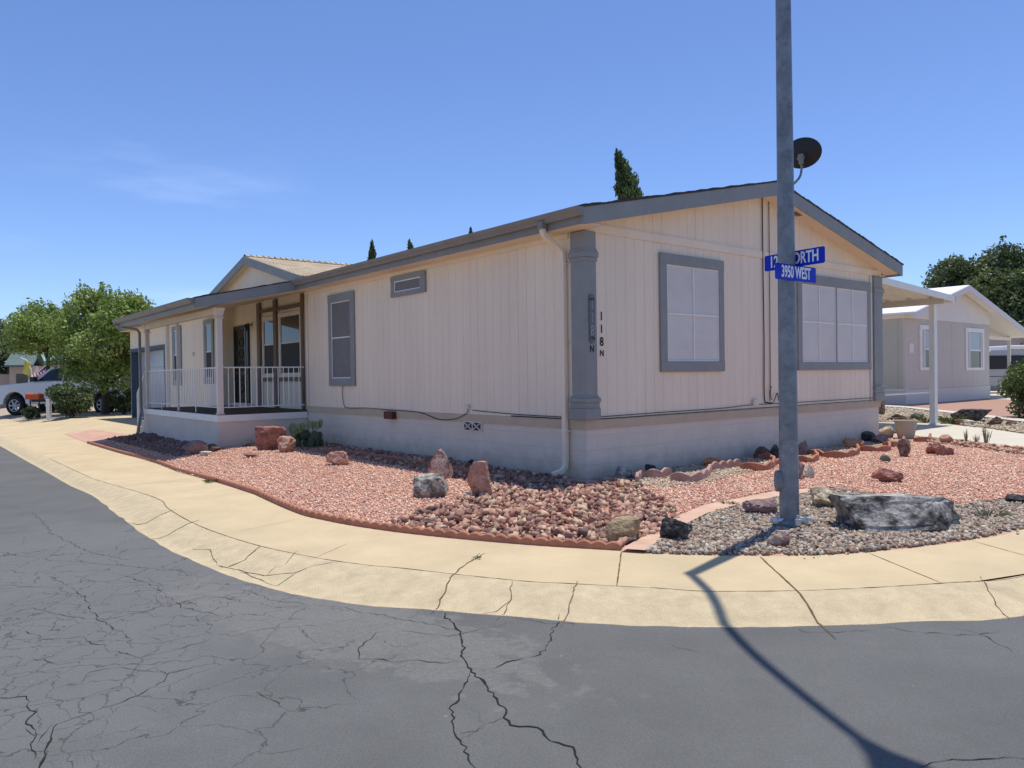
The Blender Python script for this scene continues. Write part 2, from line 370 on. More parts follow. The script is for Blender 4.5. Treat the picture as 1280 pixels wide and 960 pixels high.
# block ground: big lot sheet
def flat_poly(name, pts, z, m, kind='structure', parent=None):
    bm = bmesh.new(); vs = [bm.verts.new((p[0], p[1], 0)) for p in pts]; f = bm.faces.new(vs); f.normal_update()
    if f.normal.z < 0: f.normal_flip()
    bmesh.ops.triangulate(bm, faces=bm.faces)
    for (nrm, vals) in ((uG, (-3.5, -3.1, -2.7, -2.3, -1.9)), (uL, (2, 3, 4, 5, 6, 7))):
        for v in vals: bmesh.ops.bisect_plane(bm, geom=bm.verts[:]+bm.edges[:]+bm.faces[:], plane_co=C0+nrm*v, plane_no=nrm, dist=1e-4)
    for v in bm.verts: v.co.z = z+T(v.co.x, v.co.y)
    me = bpy.data.meshes.new(name); bm.to_mesh(me); bm.free(); me.materials.append(m)
    o = bpy.data.objects.new(name, me); COL.objects.link(o)
    if kind: o['kind'] = kind
    if parent: o.parent = parent
    return o
flat_poly('road', [(p.x, p.y) for p in poly2], ZA, m_asph)
flat_poly('lot_ground', k_ya + [k_ya[-1]+uL*90, k_ya[0]+uG*90], -.012, m_tan)
o_curb = loft('gutter', k_jo, k_as, [(-.22, -.014), (-.02, -.010), (0, 0), (.12, -.004), (.45, -.028), (.72, -.066), (.88, -.086), (1.02, -.078), (1.06, -.11)], m_concg, .035); tag(o_curb, kind='structure')
o_walk = loft('sidewalk', k_ya, k_jo, [(-.03, -.03), (-.015, .006), (.3, .004), (.6, .002), (.985, .0), (1.0, -.003)], m_conc); tag(o_walk, kind='structure')
def H(p): # (X,Y) pair in house frame
    q = HW(*p); return (q.x, q.y)
# driveway / front concrete beyond the yard
yl = nearest_param(k_ya, at(100, 551))[1]
def onwalk(a): # point of yard edge line at house Y=a
    best = min(k_ya, key=lambda p: abs((p-C0).dot(uL)-a)); return best
px0 = (k_ya[1]-C0).dot(uG)
xw = ((k_ya[2]-C0).dot(uG))
xw16 = (onwalk(16)-C0).dot(uG)
flat_poly('driveway', [H((xw-.02, 13.2)), H((xw-.02, 29)), H((.3, 29)), H((.3, 14.9)), H((-1.9, 14.9)), H((-2.4, 13.2))], .005, m_conc)
flat_poly('paver_pad', [at(80, 542.5), at(118, 537), at(190, 549), at(178, 560), at(113, 556)], .011, m_paver)
flat_poly('patio_slab', [at(1085, 538), at(1117, 541), at(1150, 546), at(1210, 551), at(1280, 561), at(1330, 566), at(1420, 566), at(1340, 549), at(1280, 543), at(1240, 537), at(1187, 531), at(1140, 529), at(1085, 528)], .012, m_concp)
flat_poly('garden_kerb', [at(1085, 507.5), at(1130, 510.2), at(1200, 518.5), at(1285, 529), at(1285, 525.5), at(1200, 515.8), at(1130, 508.4), at(1085, 506)], .03, m_concp)
flat_poly('neighbour_gravel', [at(1085, 505.8), at(1130, 508.2), at(1200, 515.6), at(1285, 525.3), at(1400, 520), at(1290, 494), at(1237, 493), at(1132, 500), at(1085, 500)], .004, m_gravn)
flat_poly('neighbour_driveway', [at(1236, 498.5), at(1280, 501), at(1380, 500), at(1340, 490), at(1237, 489)], .012, m_concp)
# yard bed
yardpoly_px = None
LB = [HW(-.0, 0), HW(0, 9.0), HW(-2.0, 9.04), HW(-2.0, 15.1), at(176, 546), at(140, 550)]
yi = [p for p in k_ya if (p-C0).dot(uL) < (at(112, 556)-C0).dot(uL) and (p-C0).dot(uG) < 12.4]
edgeYard = [p + Vector((0, 0, 0)) for p in yi]
slabfront = [at(1290, 562), at(1210, 551.5), at(1150, 546.5), at(1117, 541.5), at(1098, 541)]
flat_poly('yard_bed', [ (p.x, p.y) for p in edgeYard] + [(p.x, p.y) for p in (slabfront + [HW(8.5, 0)] + LB)], .006, m_gravbase)

# ---- cracks and joints as thin dark ribbons following the surface
bvh = BVHTree.FromPolygons(*(lambda objs: (sum(([tuple(v.co) for v in o.data.vertices] for o in objs), []), (lambda off: sum(([tuple(i+off[k] for i in p.vertices) for p in o.data.polygons] for k, o in enumerate(objs)), []))([0, len(objs[0].data.vertices)])))([o_curb, o_walk]))
def surf(x, y):
    h = bvh.ray_cast(Vector((x, y, 2)), Vector((0, 0, -1)))
    return h[0].z if h[0] is not None else ZA+T(x, y)
def ribbon(mb, pts, w, jit=.012, step=.03, zoff=.003, wob=.5):
    L = []
    for i in range(len(pts)-1):
        a, b = pts[i], pts[i+1]; n = max(1, int((b-a).length/step))
        for k in range(n): L.append(a.lerp(b, k/n))
    L.append(pts[-1]); n = len(L)
    if n < 2: return
    ox = random.uniform(0, 99); vs = []
    for i, p in enumerate(L):
        t = (L[min(i+1, n-1)]-L[max(i-1, 0)]); t.z = 0; t.normalize(); nn = Vector((-t.y, t.x, 0))
        f1 = noise.noise(Vector((i*step*9, ox, 0)))*jit + noise.noise(Vector((i*step*30, ox, 5)))*jit*.6
        ww = w*(1+wob*noise.noise(Vector((i*step*14, ox, 9)))*1.6)*min(1, .35+i*.15, .35+(n-1-i)*.15); ww = max(ww, w*.25)
        for sg in (-1, 1):
            q = p + nn*(f1+sg*ww/2); vs.append((q.x, q.y, surf(q.x, q.y)+zoff))
    mb.add(vs, [(2*i, 2*i+1, 2*i+3, 2*i+2) for i in range(n-1)])
def pxl(pts, z=ZA): return [at(x, y, z) for x, y in pts]
mb = MB()
for w, pts in [
 (.018, [(550, 762), (576, 790), (578, 820), (590, 840), (612, 860), (627, 885), (632, 897), (640, 906), (670, 911), (690, 926), (714, 935), (727, 965)]),
 (.013, [(588, 842), (580, 855), (565, 890), (565, 910), (580, 935), (597, 968)]),
 (.009, [(590, 841), (613, 835), (640, 826), (668, 820), (687, 803), (695, 785), (696, 768)]),
 (.008, [(470, 790), (447, 812), (450, 825), (500, 826), (575, 828)]),
 (.007, [(575, 917), (600, 908), (632, 898)]),
 (.009, [(-30, 874), (0, 874), (30, 872), (37, 880), (36, 908), (45, 928)]),
 (.014, [(66, 906), (58, 930), (52, 945), (44, 975)]), (.008, [(45, 928), (66, 906)]), (.008, [(30, 912), (45, 928), (40, 950)]),
 (.007, [(68, 907), (130, 885), (170, 870), (205, 852), (212, 842), (260, 830)]),
 (.006, [(100, 855), (112, 840), (150, 834), (210, 843)]),
 (.007, [(320, 865), (340, 875), (357, 888)]),
 (.007, [(1100, 786), (1115, 785), (1140, 790), (1205, 795), (1250, 790)]), (.006, [(1190, 785), (1225, 792), (1265, 815)]), (.005, [(980, 782), (1010, 790), (1090, 789)]),
 (.006, [(640, 772), (680, 779), (760, 781)]), (.006, [(500, 788), (560, 796), (640, 778)]), (.006, [(840, 806), (872, 816)]),
 (.008, [(1150, 960), (1200, 948), (1240, 950), (1290, 944)]),
 (.006, [(0, 800), (30, 790), (60, 800), (100, 795), (140, 815), (175, 822), (220, 812), (262, 800)]),
 (.006, [(40, 640), (62, 665), (75, 672), (110, 690), (160, 700)]), (.005, [(0, 690), (60, 700), (130, 705), (200, 712), (250, 716)]),
 (.006, [(0, 770), (40, 760), (80, 770), (130, 775), (200, 760), (260, 745), (300, 750)]), (.006, [(60, 720), (100, 740), (118, 770), (150, 790), (170, 810)]),
 (.006, [(150, 718), (200, 735), (225, 760), (280, 770)]), (.005, [(0, 732), (60, 735), (110, 725), (150, 730)]),
 (.005, [(300, 735), (350, 752), (420, 758), (520, 778), (575, 790)]), (.005, [(0, 835), (40, 825), (75, 830), (100, 826)]),
 ]:
    ribbon(mb, pxl(pts), w*.5, jit=.035, wob=1.0)
tag(mb.build('road_cracks', m_crack, fix=False), kind='structure')
mb = MB()
for w, pts in [(.010, [(777, 689), (771, 733)]), (.012, [(950, 697), (1045, 782)]), (.007, [(1085, 692), (1177, 729)]), (.007, [(1215, 677), (1290, 697)]), (.005, [(600, 692), (589, 700)]),
               (.008, [(168, 606.6), (244, 598.4)]), (.004, [(293, 665.7), (375, 649)]), (.004, [(395, 697), (434, 680)]), (.006, [(60, 560), (110, 552)])]:
    ribbon(mb, pxl(pts, 0), w, jit=.003, wob=.3)
def sub(line, i0, i1): return line[i0:i1]
jl = [p for p in k_jo if -14 < p.x < 9]
ribbon(mb, jl, .011, jit=.002, wob=.4)
tag(mb.build('sidewalk_joints', m_joint, fix=False), kind='structure')
mb = MB()
for w, pts in [(.010, [(607, 695), (585, 707), (566, 722), (545, 750), (538, 757)]), (.008, [(722, 730), (712, 752), (700, 772)]),
               (.012, [(152, 646), (182, 649), (221, 639)]), (.012, [(178, 666), (211, 664), (250, 652.6)]), (.013, [(273, 698), (283, 700.8), (306, 697), (326, 686)]),
               (.006, [(240, 680), (262, 684), (272, 697)]), (.006, [(283, 701), (330, 712), (370, 713), (395, 708), (428, 705)]), (.006, [(335, 711), (345, 705)]),
               (.006, [(1225, 724), (1242, 745), (1262, 762)]), (.005, [(1232, 735), (1250, 738)]), (.006, [(620, 764), (638, 745), (640, 728)]), (.005, [(590, 760), (620, 752), (640, 745)]),
               (.005, [(356, 705), (372, 692)]), (.006, [(300, 706), (345, 722), (372, 712)])]:
    ribbon(mb, pxl(pts, -.02), w, jit=.014)
tag(mb.build('kerb_cracks', m_ccrack, fix=False), kind='structure')

# ------------------------------------------------------------------ gravel
def inpoly(x, y, poly):
    px = np.array([p[0] for p in poly]); py = np.array([p[1] for p in poly]); n = len(px)
    ins = np.zeros(len(x), bool); j = n-1
    for i in range(n):
        c = ((py[i] > y) != (py[j] > y)) & (x < (px[j]-px[i])*(y-py[i])/(py[j]-py[i]+1e-12)+px[i]); ins ^= c; j = i
    return ins
CUBE = np.array([(-1, -1, -1), (1, -1, -1), (1, 1, -1), (-1, 1, -1), (-1, -1, 1), (1, -1, 1), (1, 1, 1), (-1, 1, 1)], float)
CUBEF = np.array([(3, 2, 1, 0), (4, 5, 6, 7), (0, 1, 5, 4), (1, 2, 6, 5), (2, 3, 7, 6), (3, 0, 4, 7)])
def ico(sub=1):
    bm = bmesh.new(); bmesh.ops.create_icosphere(bm, subdivisions=sub, radius=1); v = np.array([tuple(p.co) for p in bm.verts]); f = np.array([[q.index for q in p.verts] for p in bm.faces]); bm.free(); return v, f
ICO = ico(1)
BLK = (CUBE/1.35, np.array([(3, 2, 1), (3, 1, 0), (4, 5, 6), (4, 6, 7), (0, 1, 5), (0, 5, 4), (1, 2, 6), (1, 6, 5), (2, 3, 7), (2, 7, 6), (3, 0, 4), (3, 4, 7)]))
def scatter(name, poly, count, smin, smax, pal, z0=.012, base=None, flat=(.5, .85), label=None, cat='gravel', excl=None, jitter=.28, dens=None, power=2.0):
    xs = [p[0] for p in poly]; ys = [p[1] for p in poly]
    x = RNG.uniform(min(xs), max(xs), count*6); y = RNG.uniform(min(ys), max(ys), count*6)
    k = inpoly(x, y, poly)
    for e in (excl or []): k &= ~inpoly(x, y, e)
    if dens is not None: k &= RNG.random(len(x)) < dens(x, y)
    x = x[k][:count]; y = y[k][:count]; n = len(x)
    v, f = base if base is not None else (CUBE/1.45, CUBEF)
    s = smin+(smax-smin)*RNG.random(n)**power
    sc = np.stack([s*RNG.uniform(.75, 1.2, n), s*RNG.uniform(.6, 1.0, n), s*RNG.uniform(*flat, n)], 1)/2
    q = RNG.normal(size=(n, 4)); q[:, 1:3] *= .6; q /= np.linalg.norm(q, axis=1)[:, None]; w, a, b, c = q.T
    Rm = np.stack([np.stack([1-2*(b*b+c*c), 2*(a*b-c*w), 2*(a*c+b*w)], 1), np.stack([2*(a*b+c*w), 1-2*(a*a+c*c), 2*(b*c-a*w)], 1), np.stack([2*(a*c-b*w), 2*(b*c+a*w), 1-2*(a*a+b*b)], 1)], 1)
    V = v[None]*(1+RNG.uniform(-jitter-(.42 if base is not None else 0), jitter, (n, len(v), 3))); V = V*sc[:, None, :]; V = np.einsum('nij,nkj->nki', Rm, V)
    V[:, :, 0] += x[:, None]; V[:, :, 1] += y[:, None]; tz = np.array([T(a_, b_) for a_, b_ in zip(x, y)]); V[:, :, 2] += (tz + z0 + s*RNG.uniform(.05, .38, n))[:, None]
    nv = len(v); Fc = (f[None] + (np.arange(n)*nv)[:, None, None]).reshape(-1, f.shape[1])
    me = bpy.data.meshes.new(name); me.vertices.add(n*nv); me.vertices.foreach_set('co', V.reshape(-1)); nf = len(Fc); fs = f.shape[1]
    me.loops.add(nf*fs); me.loops.foreach_set('vertex_index', Fc.reshape(-1)); me.polygons.add(nf); me.polygons.foreach_set('loop_start', np.arange(nf)*fs)
    me.polygons.foreach_set('loop_total', np.full(nf, fs)); me.update(calc_edges=True)
    pal = np.array(pal); ci = RNG.integers(0, len(pal), n); cc = pal[ci]*RNG.uniform(.8, 1.2, (n, 1)); cc = np.clip(cc, 0, .95)
    at_ = me.attributes.new('Col', 'FLOAT_COLOR', 'POINT'); at_.data.foreach_set('color', np.repeat(np.concatenate([cc, np.ones((n, 1))], 1), nv, 0).reshape(-1))
    me.materials.append(m_stone); o = bpy.data.objects.new(name, me); COL.objects.link(o); tag(o, label, cat, kind='stuff'); return o
def P2(pts): return [(p.x, p.y) for p in pts]
def seg(line, f): return [p for p in line if f(p)]
REDS = [(a*1.27+.05, b*1.30+.045, c*1.25+.03) for a, b, c in [(.50, .25, .18), (.56, .30, .22), (.46, .22, .15), (.62, .37, .28), (.66, .50, .40), (.40, .19, .14), (.54, .28, .2), (.60, .45, .36), (.34, .2, .17)]]
GREYS = [(a*.74, b*.70, c*.64) for a, b, c in [(.46, .40, .33), (.58, .52, .43), (.34, .30, .26), (.24, .22, .20), (.55, .44, .34), (.42, .31, .25), (.68, .64, .57), (.50, .46, .42), (.38, .24, .19)]]
LAVA = [(.60, .42, .34), (.52, .34, .27), (.56, .40, .30), (.48, .26, .21), (.62, .48, .38), (.42, .24, .2), (.34, .16, .14), (.28, .135, .12), (.40, .22, .19), (.22, .12, .115), (.46, .29, .24), (.19, .13, .13), (.36, .19, .15), (.30, .19, .18)]
LAVA = [(a*.92, b*.88, c*.76) for a, b, c in LAVA]
TANS = [(.55, .46, .32), (.48, .39, .27), (.62, .54, .40), (.42, .34, .25), (.52, .40, .30)]
edge_in = [at(x, y-4) for x, y in px_ya]
lava_poly = pxl([(470, 661), (560, 634), (600, 612), (625, 596), (700, 606), (738, 609), (775, 602), (800, 612), (838, 632), (852, 650), (815, 672), (772, 687), (640, 678), (540, 669)], 0)
lava_shade = pxl([(395, 551), (520, 570), (705, 601), (760, 608), (700, 625), (640, 622), (600, 607), (520, 588), (430, 572)], 0)
strip_px = [(777, 691), (806, 693), (822, 682), (848, 664), (885, 645), (925, 634), (972, 624), (1010, 619), (1010, 614), (970, 617), (920, 627), (880, 635), (845, 650), (810, 672)]
strip_poly = pxl(strip_px, 0)
grey_poly = pxl([(806, 692.5), (880, 695), (950, 695.5), (1020, 695), (1085, 691), (1150, 684), (1215, 675.5), (1290, 660), (1290, 626), (1225, 628), (1180, 640), (1100, 622), (1040, 612), (990, 618), (925, 634), (885, 645), (848, 664), (822, 682)], 0)
redL = P2([at(112, 556), at(195, 579.5), at(264, 601), at(356, 635), at(408, 651), at(500, 666), at(560, 655), at(640, 640), at(700, 620), at(560, 575), at(395, 551), at(273, 559), at(170, 545)])
redR = P2(pxl([(800, 672), (845, 648), (880, 633), (920, 625), (970, 614), (1040, 610), (1100, 620), (1180, 638), (1225, 627), (1290, 626), (1290, 562), (1210, 552), (1150, 547.5), (1100, 548), (1000, 570), (900, 590), (790, 607), (800, 640)], 0))
flat_poly('mow_strip', P2(strip_poly), .035, m_pink)
scatter('red_gravel', redL, 52000, .013, .034, REDS, label='fine salmon red pea gravel spread between the left long wall and the sidewalk')
scatter('red_gravel', redR, 62000, .013, .034, REDS, label='fine salmon red pea gravel spread in front of the gable wall', excl=[P2(strip_poly)])
scatter('grey_gravel', P2(grey_poly), 15000, .022, .055, GREYS, label='mixed grey and beige river gravel around the lamp post', excl=[P2(strip_poly)], power=1.4)
scatter('lava_rubble', P2(lava_poly), 2800, .045, .13, LAVA, base=BLK, label='broken dark red lava rubble in the bed at the house corner', power=1.5, flat=(.35, .7))
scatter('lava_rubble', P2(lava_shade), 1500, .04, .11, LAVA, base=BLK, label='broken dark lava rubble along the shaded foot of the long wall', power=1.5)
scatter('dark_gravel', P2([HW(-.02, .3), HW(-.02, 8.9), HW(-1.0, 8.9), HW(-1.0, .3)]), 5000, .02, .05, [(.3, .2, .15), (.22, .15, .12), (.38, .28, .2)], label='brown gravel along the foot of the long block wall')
scatter('tan_gravel', P2([HW(.1, -.02), HW(8.5, -.02), HW(8.6, -.62), HW(7, -.75), HW(5.2, -.9), HW(3.5, -.75), HW(2.5, -1.0), HW(1.0, -1.35), HW(.1, -1.2)]), 7500, .02, .045, TANS, label='pale yellow gravel between the gable wall and the scalloped edging', z0=.02)
scatter('tan_gravel', P2(pxl([(1098, 528), (1140, 529), (1187, 530), (1240, 536), (1285, 543), (1285, 530), (1200, 519), (1130, 511), (1098, 508.5)], 0)), 6000, .03, .08, TANS, label='pale gravel bed between the concrete slab and the kerb of the next lot', z0=0)
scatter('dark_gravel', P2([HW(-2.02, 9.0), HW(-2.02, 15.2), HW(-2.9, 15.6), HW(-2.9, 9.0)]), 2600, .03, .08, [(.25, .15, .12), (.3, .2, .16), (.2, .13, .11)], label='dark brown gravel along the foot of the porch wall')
scatter('lava_rubble', P2(pxl([(1150, 549), (1210, 555), (1290, 565), (1290, 572), (1210, 561), (1150, 553)], 0)), 330, .05, .12, LAVA, base=BLK, label='line of small dark red rubble along the slab edge', power=1.2)
# pea gravel spilled on strip and rim
scatter('grey_gravel', P2(pxl([(1000, 697), (1290, 664), (1290, 668), (1000, 701)], 0)), 60, .012, .03, GREYS, label='few loose grey pebbles strayed onto the sidewalk', z0=.004)

# ------------------------------------------------------------------ house
home = tag(empty('manufactured_home', HW(0, 0, 0), HROT), 'cream double-wide manufactured home with grey trim, low gable and railed porch on the corner lot', 'house')
RIDGE_X, RIDGE_Z, SL = 4.25, 4.66, .2205
W, LEN, OV = 8.5, 25.6, .33
def roofz(x): return RIDGE_Z - SL*abs(x-RIDGE_X)
Z_B, Z_S = .83, .70   # siding bottom, band bottom
def split_rects(u0, u1, z0, z1, holes):
    """split [u0,u1]x[z0,z1] into rects avoiding holes (u0,u1,z0,z1)"""
    rects = [(u0, u1, z0, z1)]
    for (a, b, c, d) in holes:
        out = []
        for (p, q, r, s) in rects:
            if q <= a or p >= b or s <= c or r >= d: out.append((p, q, r, s)); continue
            if p < a: out.append((p, a, r, s))
            if q > b: out.append((b, q, r, s))
            p2, q2 = max(p, a), min(q, b)
            if r < c: out.append((p2, q2, r, c))
            if s > d: out.append((p2, q2, d, s))
        rects = out
    return rects
def siding(mb, plane, off, u0, u1, z0, z1, holes=(), sp=.2034, gap=.0038, th=.007, dirn=-1, ztop=None, seam=1.22):
    """grooved panels; plane 'x' (wall at x=off, runs along y) or 'y'"""
    u = u0; k = 0
    brk = [RIDGE_X] if ztop else []
    while u < u1-1e-4:
        v = min(u+sp, u1); g = gap*random.choice((.7, 1, 1, 1.3)) if k % 6 else gap*2.2
        segs = [(u+g/2, v-g/2)]
        for s in segs:
            for (a, b, c, d) in split_rects(s[0], s[1], z0, z1, holes):
                if b-a < .002: continue
                da, db = (d, d) if ztop is None or d < z1-1e-6 else (ztop(a), ztop(b))
                o0, o1 = sorted((off, off+dirn*th))
                if plane == 'x': mb.hex([(o0, a, c), (o1, a, c), (o1, b, c), (o0, b, c), (o0, a, da), (o1, a, da), (o1, b, db), (o0, b, db)])
                else: mb.hex([(a, o0, c), (b, o0, c), (b, o1, c), (a, o1, c), (a, o0, da), (b, o0, db), (b, o1, db), (a, o1, da)])
        u = v; k += 1
    # backing sheet with the same openings
    for (a, b, c, d) in split_rects(u0, u1, z0, z1, holes):
        da, db = (d, d) if ztop is None or d < z1-1e-6 else (ztop(a), ztop(b))
        o0, o1 = sorted((off, off-dirn*.05))
        if ztop and a < RIDGE_X < b:
            for (p, q) in ((a, RIDGE_X), (RIDGE_X, b)):
                mb.hex([(p, o0, c), (q, o0, c), (q, o1, c), (p, o1, c), (p, o0, ztop(p)), (q, o0, ztop(q)), (q, o1, ztop(q)), (p, o1, ztop(p))])
            continue
        if plane == 'x': mb.hex([(o0, a, c), (o1, a, c), (o1, b, c), (o0, b, c), (o0, a, da), (o1, a, da), (o1, b, db), (o0, b, db)])
        else: mb.hex([(a, o0, c), (b, o0, c), (b, o1, c), (a, o1, c), (a, o0, da), (b, o0, db), (b, o1, db), (a, o1, da)])
ZE = 3.45
mb = MB()
siding(mb, 'x', 0, 0, 9.0, Z_B, ZE, sp=.2034)
mb.build('wall', m_siding, home)
GAR = (20.75, 25.35, -1, 2.62)
mb = MB(); siding(mb, 'x', 0, 14.75, 15.76, .02, 3.53); siding(mb, 'x', 0, 15.76, LEN, .02, ZE, holes=[GAR]); mb.build('wall', m_siding, home)
mb = MB(); siding(mb, 'x', .35, 9.0, 14.75, .5, 3.66); siding(mb, 'y', 14.75, .0, .35, .5, 3.6); mb.box(.0, .35, 8.95, 8.999, .5, 3.6)
mb.build('porch_wall', m_siding, home)
mb = MB(); siding(mb, 'y', 0, .0, W, Z_B, 4.3, ztop=lambda x: roofz(x)-.16)
mb.build('gable_wall', m_siding, home)
mb = MB(); mb.box(W-.05, W, .06, LEN, Z_B, ZE); mb.box(.06, W-.06, LEN-.05, LEN-.001, .02, ZE); mb.build('wall', m_siding, home)
# frieze/ledger board across the gable, under the triangle; and frieze under the long eave
mb = MB(); mb.box(.0, 8.62, -.028, -.0125, 3.41, 3.53); mb.build('gable_ledger', m_siding, home)
mb = MB(); mb.box(-.03, -.0125, .3, 9.0, 3.36, 3.45); mb.build('frieze_board', m_siding, home)
mb = MB(); mb.box(-.025, -.0125, 8.90, 8.999, .83, 3.36); mb.build('corner_board', m_cream, home)
mb = MB(); mb.box(-.03, -.0125, 14.752, 14.85, .72, 3.5); mb.build('corner_board', m_cream, home)
mb = MB(); mb.box(8.125, 8.22, -.03, -.0125, Z_B, 3.41); mb.build('corner_board', m_cream, home)
# band + block skirt
mb = MB(); mb.prism([(-.022, -.022), (8.56, -.022), (8.56, .0), (.0, .0), (.0, 9.0), (-.022, 9.0)], Z_S, Z_B-.002, 'z'); mb.build('skirt_band', m_band, home)
mb = MB(); mb.prism([(0, 0), (8.52, 0), (8.52, LEN), (8.33, LEN), (8.33, .19), (.19, .19), (.19, 9.0), (0, 9.0)], -.12, Z_S-.001, 'z'); mb.build('block_skirt', m_block, home)
# roof
def slab(mb, xa, za, xb, zb, y0, y1, th):
    mb.hex([(xa, y0, za-th), (xb, y0, zb-th), (xb, y1, zb-th), (xa, y1, za-th), (xa, y0, za), (xb, y0, zb), (xb, y1, zb), (xa, y1, za)])
roof = MB()
slab(roof, -OV, roofz(-OV), RIDGE_X, RIDGE_Z, -OV, LEN+.3, .05); slab(roof, RIDGE_X, RIDGE_Z, 8.87, roofz(8.87), -OV, LEN+.3, .05)
rf = roof.build('roof', m_shingle, home)
rm = MB()  # ragged shingle edge along the rakes
for side in (0, 1):
    x = -OV-.02 if side == 0 else RIDGE_X
    xe = RIDGE_X if side == 0 else 8.9
    while x < xe:
        w = random.uniform(.13, .17); x2 = min(x+w, xe); dz = .016+random.uniform(0, .016)
        rm.hex([(x, -OV-.035, roofz(x)-.01), (x2, -OV-.035, roofz(x2)-.01), (x2, -OV+.3, roofz(x2)-.01), (x, -OV+.3, roofz(x)-.01),
                (x, -OV-.035, roofz(x)+dz), (x2, -OV-.035, roofz(x2)+dz-.008), (x2, -OV+.3, roofz(x2)+dz-.008), (x, -OV+.3, roofz(x)+dz)])
        x = x2
rm.build('shingle_edge', m_shingd, rf)
pr = MB(); XP = -2.5; ZP = 3.155; Y0P, Y1P = 8.8, 15.75
slab(pr, XP, ZP, -OV-.001, roofz(-OV)-.004, Y0P, Y1P, .05); prf = pr.build('porch_roof', m_shingle, home)
pe = MB(); x = XP
while x < -OV:
    x2 = min(x+.15, -OV); z1 = ZP+(x-XP)*(roofz(-OV)-ZP)/(-OV-XP); z2 = ZP+(x2-XP)*(roofz(-OV)-ZP)/(-OV-XP); dz = .012+random.uniform(0, .014)
    pe.hex([(x, Y0P-.03, z1-.01), (x2, Y0P-.03, z2-.01), (x2, Y0P+.2, z2-.01), (x, Y0P+.2, z1-.01), (x, Y0P-.03, z1+dz), (x2, Y0P-.03, z2+dz), (x2, Y0P+.2, z2+dz), (x, Y0P+.2, z1+dz)]); x = x2
pe.build('shingle_edge', m_shingd, prf)
# rake boards (gable trim)
def rake(mb, xa, za, xb, zb, y0, y1, h): mb.hex([(xa, y0, za-h), (xb, y0, zb-h), (xb, y1, zb-h), (xa, y1, za-h), (xa, y0, za), (xb, y0, zb), (xb, y1, zb), (xa, y1, za)])
mb = MB(); rake(mb, -OV-.02, roofz(-OV)-.012, RIDGE_X, RIDGE_Z-.008, -OV-.025, -OV, .225); rake(mb, RIDGE_X, RIDGE_Z-.008, 8.87, roofz(8.87)-.012, -OV-.025, -OV, .225)
mb.box(8.85, 8.875, -OV-.0, LEN, roofz(8.87)-.235, roofz(8.87)-.02)
mb.build('rake_board', m_trim, home)
mb = MB(); zz = roofz(-OV)-.012; rake(mb, XP, ZP-.006, -OV-.02, zz, Y0P-.025, Y0P, .215); mb.build('rake_board', m_trim, home)
# soffits
mb = MB()
def sof(mb, xa, xb, y0, y1): mb.hex([(xa, y0, roofz(xa)-.2), (xb, y0, roofz(xb)-.2), (xb, y1, roofz(xb)-.2), (xa, y1, roofz(xa)-.2), (xa, y0, roofz(xa)-.17), (xb, y0, roofz(xb)-.17), (xb, y1, roofz(xb)-.17), (xa, y1, roofz(xa)-.17)])
sof(mb, -.2, RIDGE_X, -OV, .02); sof(mb, RIDGE_X, 8.85, -OV, .02); mb.box(-OV, .0, -OV+.001, 8.8, 3.425, 3.449); mb.box(8.5, 8.85, .0, LEN, 3.425, 3.449)
mb.box(-OV, .0, 15.75, LEN+.28, 3.425, 3.449)
mb.build('soffit', m_skirt_base, home)
mb = MB(); zi = roofz(-OV)-.2
mb.hex([(XP+.02, Y0P, ZP-.2), (.36, Y0P, zi+.1), (.36, Y1P, zi+.1), (XP+.02, Y1P, ZP-.2), (XP+.02, Y0P, ZP-.18), (.36, Y0P, zi+.13), (.36, Y1P, zi+.13), (XP+.02, Y1P, ZP-.18)])
mb.build('porch_soffit', m_skirt_base, home)
# eave fascia and K-style gutters
mb = MB(); mb.box(-OV-.02, -OV, -OV, Y0P-.03, 3.43, 3.63); mb.box(-OV-.02, -OV, Y1P, LEN+.3, 3.43, 3.63); mb.box(XP-.02, XP, Y0P-.02, Y1P, ZP-.215, ZP-.02); mb.build('fascia', m_trimw, home)
def gutter(x, z, y0, y1, par):
    prof = [(x, z), (x, z-.115), (x-.06, z-.115), (x-.075, z-.075), (x-.105, z-.045), (x-.115, z-.008), (x-.12, z), (x-.11, z), (x-.10, z-.04), (x-.065, z-.07), (x-.055, z-.105), (x-.01, z-.105), (x-.01, z)]
    m = MB(); m.prism(prof, y0, y1, 'y'); pr = [(x-.001, z-.002), (x-.001, z-.114), (x-.059, z-.114), (x-.074, z-.074), (x-.104, z-.044), (x-.114, z-.008)]
    m.prism(pr, y0+.001, y0+.006, 'y'); m.prism(pr, y1-.006, y1-.001, 'y'); return m.build('gutter', m_trimw, par)
gutter(-OV-.02, roofz(-OV)-.01, -OV-.03, Y0P-.07, home); gutter(XP-.02, ZP-.004, Y0P+.02, Y1P+.1, home); gutter(-OV-.02, roofz(-OV)-.01, Y1P+.15, LEN+.3, home)
